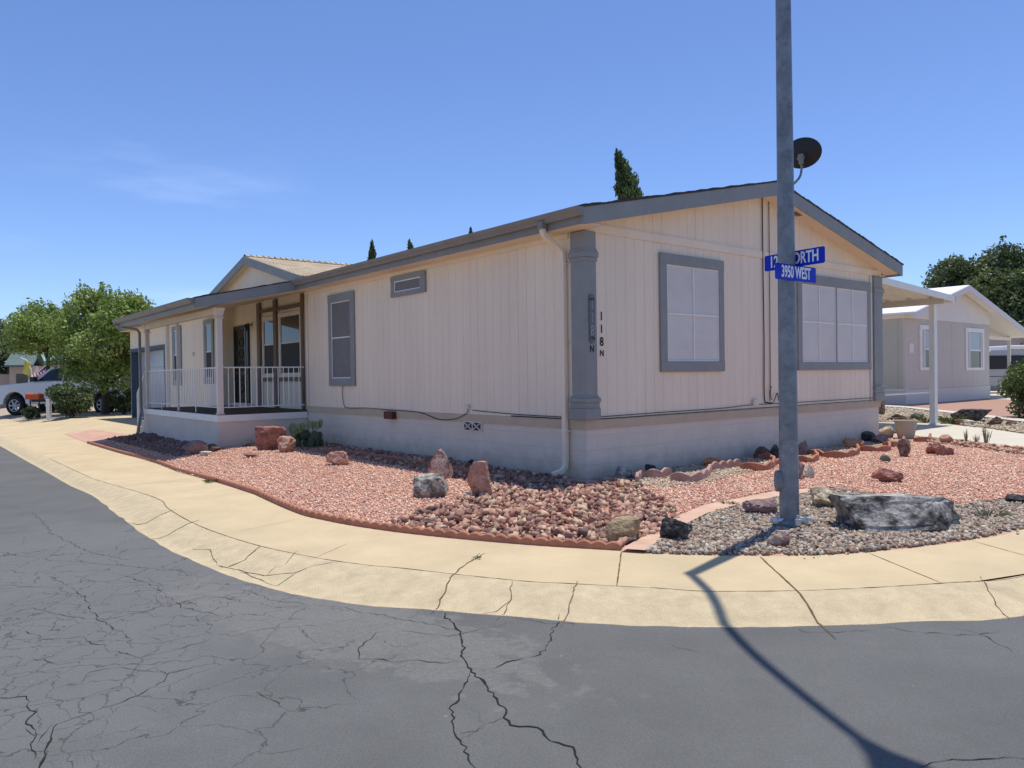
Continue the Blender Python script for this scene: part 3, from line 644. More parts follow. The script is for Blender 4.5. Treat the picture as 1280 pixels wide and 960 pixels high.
# downspouts
def rect_tube(mb, pts, w, d):
    pts = [Vector(p) for p in pts]; rings = []
    for i, p in enumerate(pts):
        t = (pts[min(i+1, len(pts)-1)]-pts[max(i-1, 0)]).normalized()
        s = Vector((0, 1, 0)); s = (s-t*t.dot(s)).normalized(); n = t.cross(s)
        rings.append([p+s*w/2+n*d/2, p-s*w/2+n*d/2, p-s*w/2-n*d/2, p+s*w/2-n*d/2])
    vs = [q for r in rings for q in r]; k = len(rings)
    mb.add(vs, [(4*i+j, 4*i+(j+1) % 4, 4*i+4+(j+1) % 4, 4*i+4+j) for i in range(k-1) for j in range(4)] + [(3, 2, 1, 0), (4*k-4, 4*k-3, 4*k-2, 4*k-1)])
mb = MB(); rect_tube(mb, [(-.40, .40, 3.50), (-.40, .40, 3.43), (-.37, .40, 3.37), (-.16, .37, 3.25), (-.08, .36, 3.18), (-.065, .36, 3.08), (-.065, .36, .28), (-.075, .36, .17), (-.12, .38, .11), (-.24, .44, .065)], .078, .055)
for z in (.66, 1.9, 3.0): mb.box(-.1, -.01, .305, .415, z, z+.02)
mb.build('downspout', m_siding, home)
mb = MB(); mb.box(-.45, -.36, .35, .45, 3.46, 3.56); mb.build('gutter_outlet', m_trimw, home)
mb = MB(); rect_tube(mb, [(-2.58, 15.6, 3.06), (-2.58, 15.6, 3.0), (-2.5, 15.5, 2.95), (-2.15, 15.15, 2.86), (-2.1, 15.12, 2.78), (-2.1, 15.1, .75), (-2.12, 15.0, .66), (-2.25, 14.7, .30), (-2.3, 14.6, .1), (-2.36, 14.5, .04)], .08, .06); mb.build('downspout', m_trimw, home)
# corner pilasters with capitals and bases
def pilaster(x0, x1, y0, y1, zt, name='corner_pilaster'):
    m = MB(); zb = Z_B+.004; m.box(x0, x1, y0, y1, zb, zt)
    for (za, zc, e) in ((3.00, 3.06, .012), (3.06, 3.14, .026), (3.14, 3.18, .012), (zb+.001, zb+.16, .03), (zb+.16, zb+.24, .02), (zb+.24, zb+.30, .034), (zb+.30, zb+.33, .014)):
        m.box(x0-e, x1+e, y0-e, y1+e, za, zc)
    return m.build(name, m_trim, home, bevel=.006)
pilaster(-.06, .165, -.06, .215, 3.415); pilaster(8.24, 8.6, -.06, .2, 3.4)
# windows
def window(plane, off, u0, u1, z0, z1, iu0, iu1, iz0, iz1, panes=1, mid=None, vm=True, pane=m_screen, slats=False, label=None, head=False, frame_m=None, sash_m=None, th=.035):
    """casing outside of the wall, parts: casing (> ), sash, pane, blind"""
    def bx(m, a, b, c, d, n0, n1):
        o0, o1 = off-n0, off-n1; o0, o1 = min(o0, o1), max(o0, o1)
        if plane == 'x': m.box(o0, o1, a, b, c, d)
        else: m.box(a, b, o0, o1, c, d)
    m = MB(); n0, n1 = .0125, .0125+th
    bx(m, u0, u1, iz1, z1, n0, n1+.006); bx(m, u0, iu0, iz0, iz1, n0, n1); bx(m, iu1, u1, iz0, iz1, n0, n1); bx(m, u0, u1, z0, iz0, n0, n1+.006)
    w = m.build('window', frame_m or m_trim, home, bevel=.004)
    if label: w['label'] = label
    wd = (iu1-iu0-(panes-1)*.05)/panes; s = MB(); g = MB(); bl = MB()
    for i in range(panes):
        a = iu0+i*(wd+.05); b = a+wd; t = .022
        bx(s, a, b, iz0, iz0+t, n0, .034); bx(s, a, b, iz1-t, iz1, n0, .034); bx(s, a, a+t, iz0+t, iz1-t, n0, .034); bx(s, b-t, b, iz0+t, iz1-t, n0, .034)
        if mid: bx(s, a+t, b-t, mid-.012, mid+.012, n0, .042)
        if vm: bx(s, (a+b)/2-.011, (a+b)/2+.011, iz0+t, iz1-t, n0, .041)
        bx(g, a+t*.5, b-t*.5, iz0+t*.5, iz1-t*.5, n0+.001, .022)
        if slats:
            z = iz0+.03
            while z < iz1-.03:
                o1, o2 = off-.0225, off-.0262
                q = [(a+t, z), (b-t, z), (b-t, z+.024), (a+t, z+.024)]
                tl = random.uniform(-.001, .001)
                vs = [(p[0], o1 if k > 1 else o2+tl, p[1]) if plane == 'y' else (o1 if k > 1 else o2+tl, p[0], p[1]) for k, p in enumerate(q)]
                bl.add(vs, [(0, 1, 2, 3)]); z += .0275
    if panes > 1:
        for i in range(1, panes): bx(m := MB(), iu0+i*(wd+.05)-.05, iu0+i*(wd+.05), iz0, iz1, n0, .04); m.build('mullion', frame_m or m_trim, w)
    s.build('sash', sash_m or m_white, w); g.build('pane', pane, w)
    if slats: bl.build('blind', m_blind, w, fix=False)
    if pane is m_glass and mid: q_ = MB(); bx(q_, iu0+.03, iu1-.03, iz0+.03, mid-.02, n0+.001, .0245); q_.build('insect_screen', m_scr, w)
    return w
m_scr = M_('dark insect screen', (.03, .028, .026), .7, bump=.2, bscale=300)
m_blind = M_('white blind slats seen through screen', (.74, .70, .62), .6, var=.06, vscale=1.2)
m_blback = M_('window back', (.52, .50, .46), .3, var=.05, vscale=1)
window('y', 0, 1.54, 3.12, 1.478, 3.265, 1.69, 2.99, 1.64, 3.10, 1, 2.36, True, m_blback, True, 'grey cased window with four panes and closed white blinds left of the street lamp')
window('y', 0, 5.36, 8.12, 1.480, 3.245, 5.50, 7.99, 1.63, 3.06, 2, 2.37, True, m_blback, True, 'wide grey cased window of two gridded sashes with closed white blinds')
window('x', 0, 6.63, 7.80, 1.29, 3.24, 6.80, 7.68, 1.45, 3.07, 1, 2.31, False, m_screen, False, 'tall narrow window behind grey solar screen on the long wall')
window('x', 0, 3.94, 5.13, 2.957, 3.335, 4.10, 5.02, 3.04, 3.25, 1, None, False, m_screen, False, 'small high transom window under the eave')
window('x', 0, 18.65, 19.65, 1.29, 3.26, 18.82, 19.5, 1.42, 3.12, 1, 2.3, False, m_glass, False, 'tall narrow window beside the garage door')
window('x', 0, 15.42, 16.3, 1.34, 3.26, 15.58, 16.15, 1.5, 3.12, 1, 2.3, False, m_glass, False, 'tall narrow window nearest the porch corner post')
window('x', .35, 11.62, 12.5, 1.50, 3.1, 11.72, 12.42, 1.58, 3.0, 1, 2.36, False, m_glass, False, 'narrow dark porch window between the timber posts', frame_m=m_cream, sash_m=m_cream)
window('x', .35, 10.0, 11.4, 1.50, 3.12, 10.1, 11.3, 1.58, 3.04, 1, 2.36, False, m_glass, False, 'wider dark porch window between the timber posts', frame_m=m_cream, sash_m=m_cream)
# porch timber posts and beam
for (a, b) in ((12.58, 12.82), (11.46, 11.68), (9.86, 9.99)): mb = MB(); mb.box(.27, .336, a+.02, b-.02, .72, 3.5); mb.build('timber_post', m_brown, home, bevel=.006)
for q_ in ((.28, .336, 9.99, 11.46, 3.20, 3.29), (.28, .336, 11.68, 12.58, 3.22, 3.31), (.28, .336, 9.99, 11.46, 1.40, 1.5), (.28, .336, 11.68, 12.58, 1.40, 1.5)): mb = MB(); mb.box(*q_); mb.build('timber_beam', m_brown, home, bevel=.005)
# entry door
mb = MB(); mb.box(.29, .337, 14.56, 14.66, .74, 2.98); mb.box(.29, .337, 13.5, 13.6, .74, 2.98); mb.box(.29, .337, 13.6, 14.56, 2.88, 2.98); dr = mb.build('entry_door', m_dark, home); dr['label'] = 'dark glazed entry door with black frame in the porch recess'
mb = MB(); mb.box(.31, .33, 13.60, 14.56, .76, 2.88); mb.build('door_glass', m_glass, dr)
mb = MB(); mb.box(.295, .309, 13.72, 13.74, .8, 2.85); mb.box(.295, .309, 14.42, 14.44, .8, 2.85); mb.box(.295, .309, 13.6, 14.56, 1.6, 1.68)
for i in range(5):
    zc = 1.2+i*.33; mb.tube([(.30, 14.08+.18*math.cos(t), zc+.12*math.sin(t)) for t in [k*math.pi/6 for k in range(13)]], .008, 5, caps=False)
mb.build('door_grille', m_dark, dr)
mb = MB(); mb.tube([(.30, 13.62, 1.45), (.25, 13.62, 1.47), (.25, 13.62, 1.80), (.30, 13.62, 1.82)], .014, 6); mb.build('handle', m_galv2, dr)
mb = MB(); mb.box(.15, .33, 13.35, 14.7, .722, .80); mb.build('door_step', m_cream, home)
mb = MB(); mb.tube([(.33, 13.35, 2.93), (.24, 13.33, 3.0), (.18, 13.3, 2.95)], .014, 6); mb.tube([(.18, 13.3, 2.98), (.18, 13.3, 2.95), (.18, 13.3, 2.86), (.18, 13.3, 2.78)], [.02, .06, .05, .03], 8); mb.tube([(.33, 13.35, 2.93), (.30, 13.2, 3.02), (.27, 13.12, 2.95)], .01, 5); mb.build('porch_lantern', m_dark, home)
# garage door: recessed glossy sectional door
mb = MB(); mb.box(-.03, -.0125, GAR[0]-.16, GAR[0], .02, 2.72); mb.box(-.03, -.0125, GAR[1], GAR[1]+.12, .02, 2.72); mb.box(-.032, -.0125, GAR[0], GAR[1], GAR[3], 2.72)
mb.box(-.012, .36, GAR[1]-.002, GAR[1]+.03, .02, GAR[3]); mb.box(-.012, .36, GAR[0]-.03, GAR[0]+.002, .02, GAR[3]); mb.box(-.012, .36, GAR[0]+.003, GAR[1]-.003, GAR[3]-.03, GAR[3]+.002)
mg = M_('blue grey door frame', (.07, .10, .14), .6); gd = mb.build('garage_door', mg, home)
mb = MB()
for i in range(4): mb.box(.27, .30, GAR[0]+.0, GAR[1]-.0, .03+i*.648, .03+i*.648+.64)
mb.build('door_panel', m_glassb, gd)
mb = MB(); mb.box(-.10, -.0, 26.0-.45, 26.0-.42, 0, .1); 
mb = MB(); mb.box(-.11, -.0125, 20.1, 20.24, .1, 3.38); mb.build('downspout', m_cream, home)
# wall sensor / lamp on garage wall
mb = MB(); mb.tube([(-.012, 17.4, 2.28), (-.05, 17.4, 2.28)], .07, 12); mb.build('round_wall_vent', m_cream, home)
# dormer gable
DX, DY, DZ, DS = -.0, 12.3, 4.67, .256
def dz(y): return DZ-DS*abs(y-DY)
mb = MB(); yl_, yr_ = DY-3.4, DY+3.5
k = yl_
while k < yr_-.01:
    k2 = min(k+.2034, yr_); 
    if k < DY < k2: k2 = DY
    a, b = k+.004, k2-.004; mb.hex([(.02, a, 3.5), (.0, a, 3.5), (.0, b, 3.5), (.02, b, 3.5), (.02, a, dz(a)-.12), (.0, a, dz(a)-.12), (.0, b, dz(b)-.12), (.02, b, dz(b)-.12)]); k = k2
for (a, b) in ((yl_, DY), (DY, yr_)): mb.hex([(.05, a, 3.5), (.021, a, 3.5), (.021, b, 3.5), (.05, b, 3.5), (.05, a, dz(a)-.12), (.021, a, dz(a)-.12), (.021, b, dz(b)-.12), (.05, b, dz(b)-.12)])
dg = mb.build('dormer', m_siding, home)
mb = MB(); e = -.2
ya, yb = DY-3.5, DY+3.6
mb.hex([(4.2, ya, dz(ya)-.05), (e, ya, dz(ya)-.05), (e, DY, DZ-.05), (4.2, DY, DZ-.05), (4.2, ya, dz(ya)), (e, ya, dz(ya)), (e, DY, DZ), (4.2, DY, DZ)])
mb.hex([(4.2, DY, DZ-.05), (e, DY, DZ-.05), (e, yb, dz(yb)-.05), (4.2, yb, dz(yb)-.05), (4.2, DY, DZ), (e, DY, DZ), (e, yb, dz(yb)), (4.2, yb, dz(yb))])
m_shing2 = brickmat('tan dormer shingles', (.53, .43, .29), (.70, .66, .62), .30, .14, (.42, .38, .34), msize=.012, bumpd=.02, usum=False, strength=1, fine=.15, var=.1)
mb.build('dormer_roof', m_shing2, dg)
mb = MB()   # ridge cap tabs
x = e
while x < 4.1:
    mb.hex([(x, DY-.13, DZ-.03), (x+.17, DY-.13, DZ-.035), (x+.17, DY, DZ+.012), (x, DY, DZ+.035), (x, DY-.13, DZ-.01), (x+.17, DY-.13, DZ-.02), (x+.17, DY, DZ+.025), (x, DY, DZ+.06)])
    mb.hex([(x, DY, DZ+.035), (x+.17, DY, DZ+.012), (x+.17, DY+.13, DZ-.035), (x, DY+.13, DZ-.03), (x, DY, DZ+.06), (x+.17, DY, DZ+.025), (x+.17, DY+.13, DZ-.02), (x, DY+.13, DZ-.01)]); x += .16
mb.build('ridge_cap', m_shing2, dg)
mb = MB(); h = .22
for (a, b) in ((ya, DY), (DY, yb)): mb.hex([(e, a, dz(a)-h), (e-.03, a, dz(a)-h), (e-.03, b, dz(b)-h), (e, b, dz(b)-h), (e, a, dz(a)-.004), (e-.03, a, dz(a)-.004), (e-.03, b, dz(b)-.004), (e, b, dz(b)-.004)])
mb.build('dormer_trim', m_trim, dg)
mb = MB()
for (a, b) in ((ya, DY), (DY, yb)): mb.hex([(.02, a, dz(a)-.16), (e, a, dz(a)-.16), (e, b, dz(b)-.16), (.02, b, dz(b)-.16), (.02, a, dz(a)-.14), (e, a, dz(a)-.14), (e, b, dz(b)-.14), (.02, b, dz(b)-.14)])
mb.build('dormer_soffit', m_skirt_base, dg)
# porch deck
mb = MB(); mb.box(-2.0, .35, 9.04, 15.1, -.1, .56); dk = mb.build('porch_deck', M_('porch stucco', (.66, .585, .50), .85, var=.05, vscale=2, bump=.3, bscale=60, fine=.03), home)
mb = MB(); mb.box(-2.03, .0, 9.01, 9.05, .561, .70); mb.box(-2.03, -1.98, 9.05, 15.13, .561, .70); mb.box(-2.03, .3, 15.08, 15.13, .562, .70); mb.build('deck_fascia', m_white, dk)
mb = MB()
y = 9.06
while y < 15.0: mb.box(-1.975, .349, y, y+.134, .60, .715); y += .14
mb.build('deck_boards', m_deck, dk)
mb = MB()
for i in range(3): mb.box(-1.95, -.6, 15.13+i*.3, 15.13+(i+1)*.3-.002, -.05, .53-i*.18)
mb.build('porch_steps', m_concp, dk)
# porch posts and header
def post(x, y, zt, w=.10):
    m = MB(); m.box(x-w/2, x+w/2, y-w/2, y+w/2, .716, zt); m.box(x-w/2-.02, x+w/2+.02, y-w/2-.02, y+w/2+.02, .716, .735)
    m.box(x-w/2-.035, x+w/2+.035, y-w/2-.035, y+w/2+.035, zt-.22, zt-.20)
    m.hex([(x-w/2-.003, y-w/2-.003, zt-.2), (x+w/2+.003, y-w/2-.003, zt-.2), (x+w/2+.003, y+w/2+.003, zt-.2), (x-w/2-.003, y+w/2+.003, zt-.2), (x-w/2-.05, y-w/2-.05, zt), (x+w/2+.05, y-w/2-.05, zt), (x+w/2+.05, y+w/2+.05, zt), (x-w/2-.05, y+w/2+.05, zt)])
    return m.build('porch_post', m_cream, home)
post(-1.93, 9.12, 2.99, .11); post(-1.93, 15.03, 2.99, .10)
mb = MB(); mb.box(-1.955, -1.905, 12.15, 12.2, .7, 2.85); mb.build('porch_post', m_cream, home)
mb = MB(); mb.box(-2.0, -1.88, 9.08, 15.1, 2.86, 2.99); mb.build('porch_header', m_cream, home)
# railings
def railing(P0, P1, n, zt=1.72, zb=.86, mids=()):
    P0, P1 = Vector(P0), Vector(P1); r = MB(); d = P1-P0
    r.tube([P0+Vector((0, 0, zt)), P1+Vector((0, 0, zt))], .017, 6); o = r.build('railing', m_white, home)
    r = MB(); r.tube([P0+Vector((0, 0, zb)), P1+Vector((0, 0, zb))], .013, 6); r.build('bottom_rail', m_white, o)
    b = MB()
    for i in range(1, n): q = P0+d*i/n; b.tube([q+Vector((0, 0, zb)), q+Vector((0, 0, zt))], .0095, 5, caps=False)
    for t in mids: q = P0+d*t; b.tube([q+Vector((0, 0, .71)), q+Vector((0, 0, zb))], .013, 6)
    b.build('balusters', m_white, o); return o
railing((-1.87, 9.12, 0), (-.03, 9.12, 0), 15); railing((-1.93, 9.2, 0), (-1.93, 14.97, 0), 44, mids=(.28, .78))
mb = MB(); mb.tube([(-1.97, 15.1, 1.72), (-2.0, 15.9, 1.12)], .018, 6); mb.tube([(-1.97, 15.1, .9), (-2.0, 15.9, .22)], .012, 6); mb.tube([(-2.0, 15.9, 1.12), (-2.0, 15.9, 0)], .022, 6)
for i in range(1, 7): t = i/7; mb.tube([(-1.97-.03*t, 15.1+.8*t, 1.72-.6*t), (-1.97-.03*t, 15.1+.8*t, .9-.68*t)], .0095, 5, caps=False)
mb.build('stair_handrail', m_white, home)
# vents, boxes, cables
mb = MB(); mb.box(-.026, -.0, 2.36, 2.86, .56, .715); vt = mb.build('block_vent', m_cream, home)
mb = MB(); mb.box(-.0275, -.0262, 2.385, 2.60, .575, .70); mb.box(-.0275, -.0262, 2.625, 2.84, .575, .70); mb.build('vent_opening', m_dark, vt)
mb = MB()
for (a, b) in ((2.385, 2.60), (2.625, 2.84)):
    mb.tube([(-.029, a, .577), (-.029, b, .698)], .011, 5); mb.tube([(-.029, a, .698), (-.029, b, .577)], .011, 5)
mb.build('vent_bars', m_cream, vt)
mb = MB(); mb.box(-.12, -.022, 5.03, 5.34, .67, .81); mb.build('outlet_box', m_red, home, bevel=.008)
def cable(pts, r=.009, m=m_cable): 
    q = catmull([Vector(p) for p in pts], 5); m2 = MB(); m2.tube(q, r, 5); return m2.build('cable', m, home)
cable([(-.03, 7.2, 1.29), (-.035, 7.2, 1.1), (-.03, 7.15, .9), (-.035, 7.0, .835), (-.035, 6.2, .85), (-.035, 5.3, .84), (-.035, 4.2, .82), (-.04, 3.6, .72), (-.04, 3.1, .74), (-.035, 2.75, .85), (-.035, 2.73, .95)], .007)
mb = MB(); mb.box(-.06, -.0125, 2.68, 2.78, .92, .99); mb.build('cable_box', m_cream, home)
cable([(-.03, 2.6, .90), (-.03, 1.5, .868), (-.03, .42, .862)], .006); cable([(-.03, 1.6, .84), (-.03, .42, .838)], .007)
cable([(.2, -.035, .868), (1.5, -.03, .875), (3.0, -.03, .88), (3.9, -.03, .905), (5.2, -.03, .90), (8.2, -.03, .90)], .006)
cable([(.22, -.03, .838), (1.0, -.03, .84), (4.0, -.03, .845), (8.2, -.03, .85)], .006)
cable([(4.27, -.03, 4.46), (4.27, -.03, 3.2), (4.28, -.03, 2.0), (4.27, -.03, 1.05), (4.36, -.03, .93), (4.5, -.035, .92)], .010)
cable([(4.47, -.03, 4.42), (4.47, -.03, 3.0), (4.46, -.03, 1.2), (4.50, -.03, .98)], .008, M_('brown cable', (.16, .10, .07), .7))
cable([(4.55, -.03, .92), (4.60, -.05, 1.05), (4.66, -.04, 1.08), (4.70, -.04, .95)], .008)
cable([(4.42, -.04, .95), (4.40, -.05, 1.12), (4.48, -.04, 1.2)], .007)
mb = MB(); mb.box(-0+3.92, 4.06, -.06, -.0125, .9, 1.0); mb.build('cable_box', m_cream, home)
# house numbers
plate = MB(); plate.hex([(.01, -.075, 1.93), (.115, -.075, 1.93), (.115, -.0605, 1.93), (.01, -.0605, 1.93), (.01, -.075, 2.50), (.115, -.075, 2.50), (.115, -.0605, 2.50), (.01, -.0605, 2.50)])
plate.tube([(.0625, -.075, 2.50), (.0625, -.0605, 2.50)], .052, 16); plate.tube([(.0625, -.075, 1.93), (.0625, -.0605, 1.93)], .052, 16)
pl = plate.build('number_plaque', M_('grey glazed tile', (.13, .14, .155), .4, var=.35, vscale=30), home)
pl['label'] = 'ornate grey tile number plaque on the corner pilaster'
for i, ch in enumerate('118'): text_mesh(ch, .20, 'digit', M_('pale tile digit', (.30, .31, .32), .4), pl, frameM((.0625, -.077, 2.40-i*.175), (1, 0, 0), (0, 0, 1)), .75)
text_mesh('N', .125, 'letter', m_letter, pl, frameM((.0625, -.0625, 1.80), (1, 0, 0), (0, 0, 1)), .9, .0015, .003)
for i, (ch, s) in enumerate((('1', .165), ('1', .165), ('8', .175), ('N', .12))):
    text_mesh(ch, s, 'house_number', m_letter, home, frameM((.305, -.0145, 2.26-i*.178+(.02 if i == 3 else 0)), (1, 0, 0), (0, 0, 1)), .9, .0015, .002)
mb = MB()   # small soffit vent
mb.box(5.0, 5.4, -.2, -.1, roofz(5.2)-.215, roofz(5.2)-.205); mb.build('soffit_vent', m_brown, home)

# ------------------------------------------------------------------ satellite dish
def dish():
    base = HW(4.85, -.05, roofz(4.85)); r = tag(empty('satellite_dish', base), 'black oval satellite dish on a curved mast at the gable peak behind the lamp post', 'satellite dish')
    Y = base.y; c = at_depth(1002, 191.5, Y-.15); c0 = c-base
    nrm = Vector((.60, .76, .25)).normalized()    # reflector faces away from the street
    u = nrm.cross(Vector((0, 0, 1))).normalized(); v = u.cross(nrm)
    mb = MB(); vs = [c0]; K, N = 5, 28
    pts = []
    for k in range(1, K+1):
        for j in range(N):
            a = 2*math.pi*j/N; rr = k/K; pts.append(c0 + u*(.325*rr*math.cos(a)) + v*(.262*rr*math.sin(a)) + nrm*(.055*rr*rr))
    vs = [c0]+pts; fs = [(0, 1+j, 1+(j+1) % N) for j in range(N)]
    for k in range(K-1):
        for j in range(N): fs.append((1+k*N+j, 1+(k+1)*N+j, 1+(k+1)*N+(j+1) % N, 1+k*N+(j+1) % N))
    off = len(vs); vs2 = [p+nrm*.012 for p in vs]; fs2 = [tuple(i+off for i in f[::-1]) for f in fs]
    rim = [(1+(K-1)*N+j, 1+(K-1)*N+(j+1) % N, off+1+(K-1)*N+(j+1) % N, off+1+(K-1)*N+j) for j in range(N)]
    mb.add(vs+vs2, fs+fs2+rim); mb.build('reflector', m_dark, r, smooth=True)
    b = MB(); hub = c0 - nrm*.07 - v*.08; b.tube([hub+v*.07, hub-v*.1], .045, 8); b.tube([hub-u*.06, hub+u*.06], .03, 8); b.tube([hub, c0-v*.05], .05, 8); b.build('bracket', m_galv, r, smooth=True)
    m = MB(); m.tube(catmull([hub-v*.08, hub-v*.22-u*.01, hub+Vector((-.06, 0, -.38)), Vector((-.02, 0, .05)), Vector((0, 0, -.02))], 6), .021, 8); m.build('mast', m_galv, r, smooth=True)
    a = MB(); tip = c0+nrm*.52+v*-.0; a.tube([c0-v*.23+nrm*.03, tip-v*.1, tip], .013, 6); a.build('feed_arm', m_galv, r)
    l = MB(); l.tube([tip-nrm*.01, tip-nrm*.09], .035, 10); l.tube([tip, tip+nrm*.05+u*.03], .02, 8); l.build('receiver', m_white, r)
    return r
dish()

# ------------------------------------------------------------------ street lamp + signs
SUNH = Vector((.138, .171, 0))
pb = at(987, 660); pole_top = 9.2
lamp = tag(empty('street_lamp', (pb.x, pb.y, .02)), 'tall galvanised street lamp with curved arm standing in the grey gravel at the corner', 'street lamp')
def prad(z): return .088-.0042*z
mb = MB(); n = 20; mb.tube([(-.002*z, 0, z) for z in [i*(pole_top)/n for i in range(n+1)]], [prad(i*pole_top/n) for i in range(n+1)], 20); mb.build('pole', m_galv, lamp, smooth=True)
mb = MB(); mb.tube([(0, 0, 0), (0, 0, .035)], .155, 4); mb.tube([(0, 0, .035), (0, 0, .05), (0, 0, .065)], [.115, .112, .095], 20)
mb.build('base_plate', m_galv, lamp)
for (x, y) in ((-.125, -.02), (.135, -.03), (.02, .13), (.03, -.125)):
    mb = MB(); mb.tube([(x, y, .03), (x, y, .085)], .03, 6); mb.tube([(x, y, .085), (x, y, .12)], .013, 6)
    if abs(y) < .1: mb.hex([(x-.06, y-.03, .05), (x+.06, y-.03, .05), (x+.06, y+.03, .05), (x-.06, y+.03, .05), (x-.05, y-.025, .085), (x+.05, y-.025, .08), (x+.05, y+.025, .08), (x-.05, y+.025, .085)])
    mb.build('anchor_bolt', m_galv2, lamp)
mb = MB(); 
poly = [(.055*math.cos(t)*1.0, .10*math.sin(t)) for t in [2*math.pi*k/20 for k in range(20)]]
mb.prism(poly, -.125, -.07, 'x'); hc = mb.build('handhole_cover', m_galv, lamp, bevel=.005); hc.location = (0, 0, .42)
shp = [at(x, y, ZA) for x, y in ((885, 755), (930, 806), (1000, 866), (1088, 934))]
zs = [9.3, 9.5, 9.65, 9.72]; arm = [Vector((-.002*pole_top, 0, pole_top-.12)), Vector((-.02, -.0, pole_top-.01))]
mx_ = Vector((pb.x, pb.y, .02))
for s, z in zip(shp, zs): q = s+SUNH*(z-ZA)+Vector((0, 0, z-ZA)); arm.append(Vector((q.x, q.y, z))-mx_)
mb = MB(); ca = catmull(arm, 6); mb.tube(ca, [.040-.012*i/len(ca) for i in range(len(ca))], 12); mb.build('lamp_arm', m_galv, lamp, smooth=True)
d = (arm[-1]-arm[-2]); d.z = 0; d.normalize(); sd = Vector((-d.y, d.x, 0)); tipp = arm[-1]
mb = MB(); pr_ = [(-.06, .035, .03), (.05, .06, .04), (.16, .12, .06), (.34, .16, .075), (.52, .15, .07), (.64, .10, .05), (.68, .04, .02)]
rings = []; nn = 14
for (t, w, hh) in pr_:
    for j in range(nn):
        a = 2*math.pi*j/nn; rings.append(tipp+d*t+sd*(w*math.cos(a))+Vector((0, 0, hh*math.sin(a)*(1 if math.sin(a) > 0 else .6))))
mb.add(rings, [(i*nn+j, i*nn+(j+1) % nn, (i+1)*nn+(j+1) % nn, (i+1)*nn+j) for i in range(len(pr_)-1) for j in range(nn)] + [tuple(range(nn))[::-1], tuple(range((len(pr_)-1)*nn, len(pr_)*nn))])
hd = mb.build('lamp_head', m_galv, lamp, smooth=True)
mb = MB(); mb.tube([tipp+d*.36-Vector((0, 0, .03)), tipp+d*.36-Vector((0, 0, .10)), tipp+d*.36-Vector((0, 0, .13))], [.125, .10, .04], 14); mb.build('lens', m_galv2, hd, smooth=True)
mb = MB(); mb.tube([tipp+d*.42+Vector((0, 0, .06)), tipp+d*.42+Vector((0, 0, .14))], .04, 10); mb.build('photocell', m_dark, hd)

def sign(txt, cpx, cpy, dirv, off_t, offn, Llen, hgt, label, size, sx):
    zc = at_depth(cpx, cpy, pb.y).z; dv = Vector(dirv).normalized(); nv = Vector((dv.y, -dv.x, 0)).normalized()
    if nv.y > 0: nv = -nv
    c = Vector((pb.x-.002*zc, pb.y, zc)) + nv*offn + dv*off_t
    r = tag(empty('street_sign', c, 0), label, 'street sign', 'blue street name blades on the lamp post')
    mb = MB(); a = Llen/2; hh = hgt/2; rr = .018; poly = []
    for (cx, cy, a0) in ((a-rr, hh-rr, 0), (-a+rr, hh-rr, 90), (-a+rr, -hh+rr, 180), (a-rr, -hh+rr, 270)):
        for k in range(5): t = R(a0+k*22.5); poly.append((cx+rr*math.cos(t), cy+rr*math.sin(t)))
    n = len(poly); f = [dv*p[0]+Vector((0, 0, p[1]))+nv*.002 for p in poly]; b = [dv*p[0]+Vector((0, 0, p[1]))-nv*.002 for p in poly]
    mb.add(f+b, [tuple(range(n)), tuple(range(n, 2*n))[::-1]] + [(i, (i+1) % n, (i+1) % n+n, i+n) for i in range(n)]); mb.build('blade', m_blue, r)
    text_mesh(txt, size, 'lettering', m_signwhite, r, frameM(nv*.0035, dv, (0, 0, 1)), sx, .001, .0035)
    mb = MB(); q = -dv*off_t; s = -nv if offn > 0 else nv
    mb.hex([q+s*a_*(abs(offn)-.04)+dv*b_*.02+Vector((0, 0, c_*.055)) for c_ in (-1, 1) for (a_, b_) in ((.06, -1), (.06, 1), (1, 1), (1, -1))]); mb.build('bracket', m_galv, r); return r
sign('3950 WEST', 989, 342.5, (.797, .604, 0), .02, .085, .655, .145, 'blue blade reading 3950 WEST on the near side of the lamp post', .148, .65)
sign('120 NORTH', 989, 323.5, (.534, -.845, 0), .015, -.085, .66, .15, 'blue blade behind the lamp post reading 120 NORTH, crossing above the other blade', .148, .69)

# ------------------------------------------------------------------ rocks
def rockmat(name, col, col2, sc=6, sc2=None, thr=None, bump=.9):
    m, src, nt = mat(name, col, .92, col2=col2, vscale=sc, bump=.7, bscale=20, fine=.25, detail=9, bdist=.05, hard=.08); return m
RM = {
 'red': rockmat('red lava rock', (.40, .18, .13), (.22, .095, .075)), 'salmon': rockmat('salmon sandstone', (.55, .33, .24), (.40, .19, .13)),
 'tan': rockmat('tan sandstone', (.40, .29, .17), (.25, .17, .10)), 'black': rockmat('black basalt', (.035, .033, .034), (.13, .12, .11), 9),
 'basalt': rockmat('pale crusted basalt', (.44, .41, .36), (.055, .05, .048), 4.6), 'pale': rockmat('cream quartz rock', (.60, .50, .34), (.36, .26, .17), 7),
 'white': rockmat('white quartz', (.66, .62, .53), (.45, .38, .28), 8), 'mixed': rockmat('pink and white jasper', (.55, .42, .33), (.20, .08, .07), 5),
 'lichen': rockmat('lichen rock', (.46, .42, .34), (.13, .12, .11), 10), 'brown': rockmat('brown lava', (.12, .07, .055), (.2, .12, .09), 7),
 'wood': rockmat('petrified wood', (.13, .075, .06), (.30, .20, .15), 14), 'grey': rockmat('grey green stone', (.20, .205, .17), (.13, .13, .11)),
 'purple': rockmat('dusty purple stone', (.30, .20, .19), (.20, .13, .125)), 'orange': rockmat('orange sandstone slab', (.50, .25, .13), (.42, .19, .11)),
}
ICO3 = ico(4)
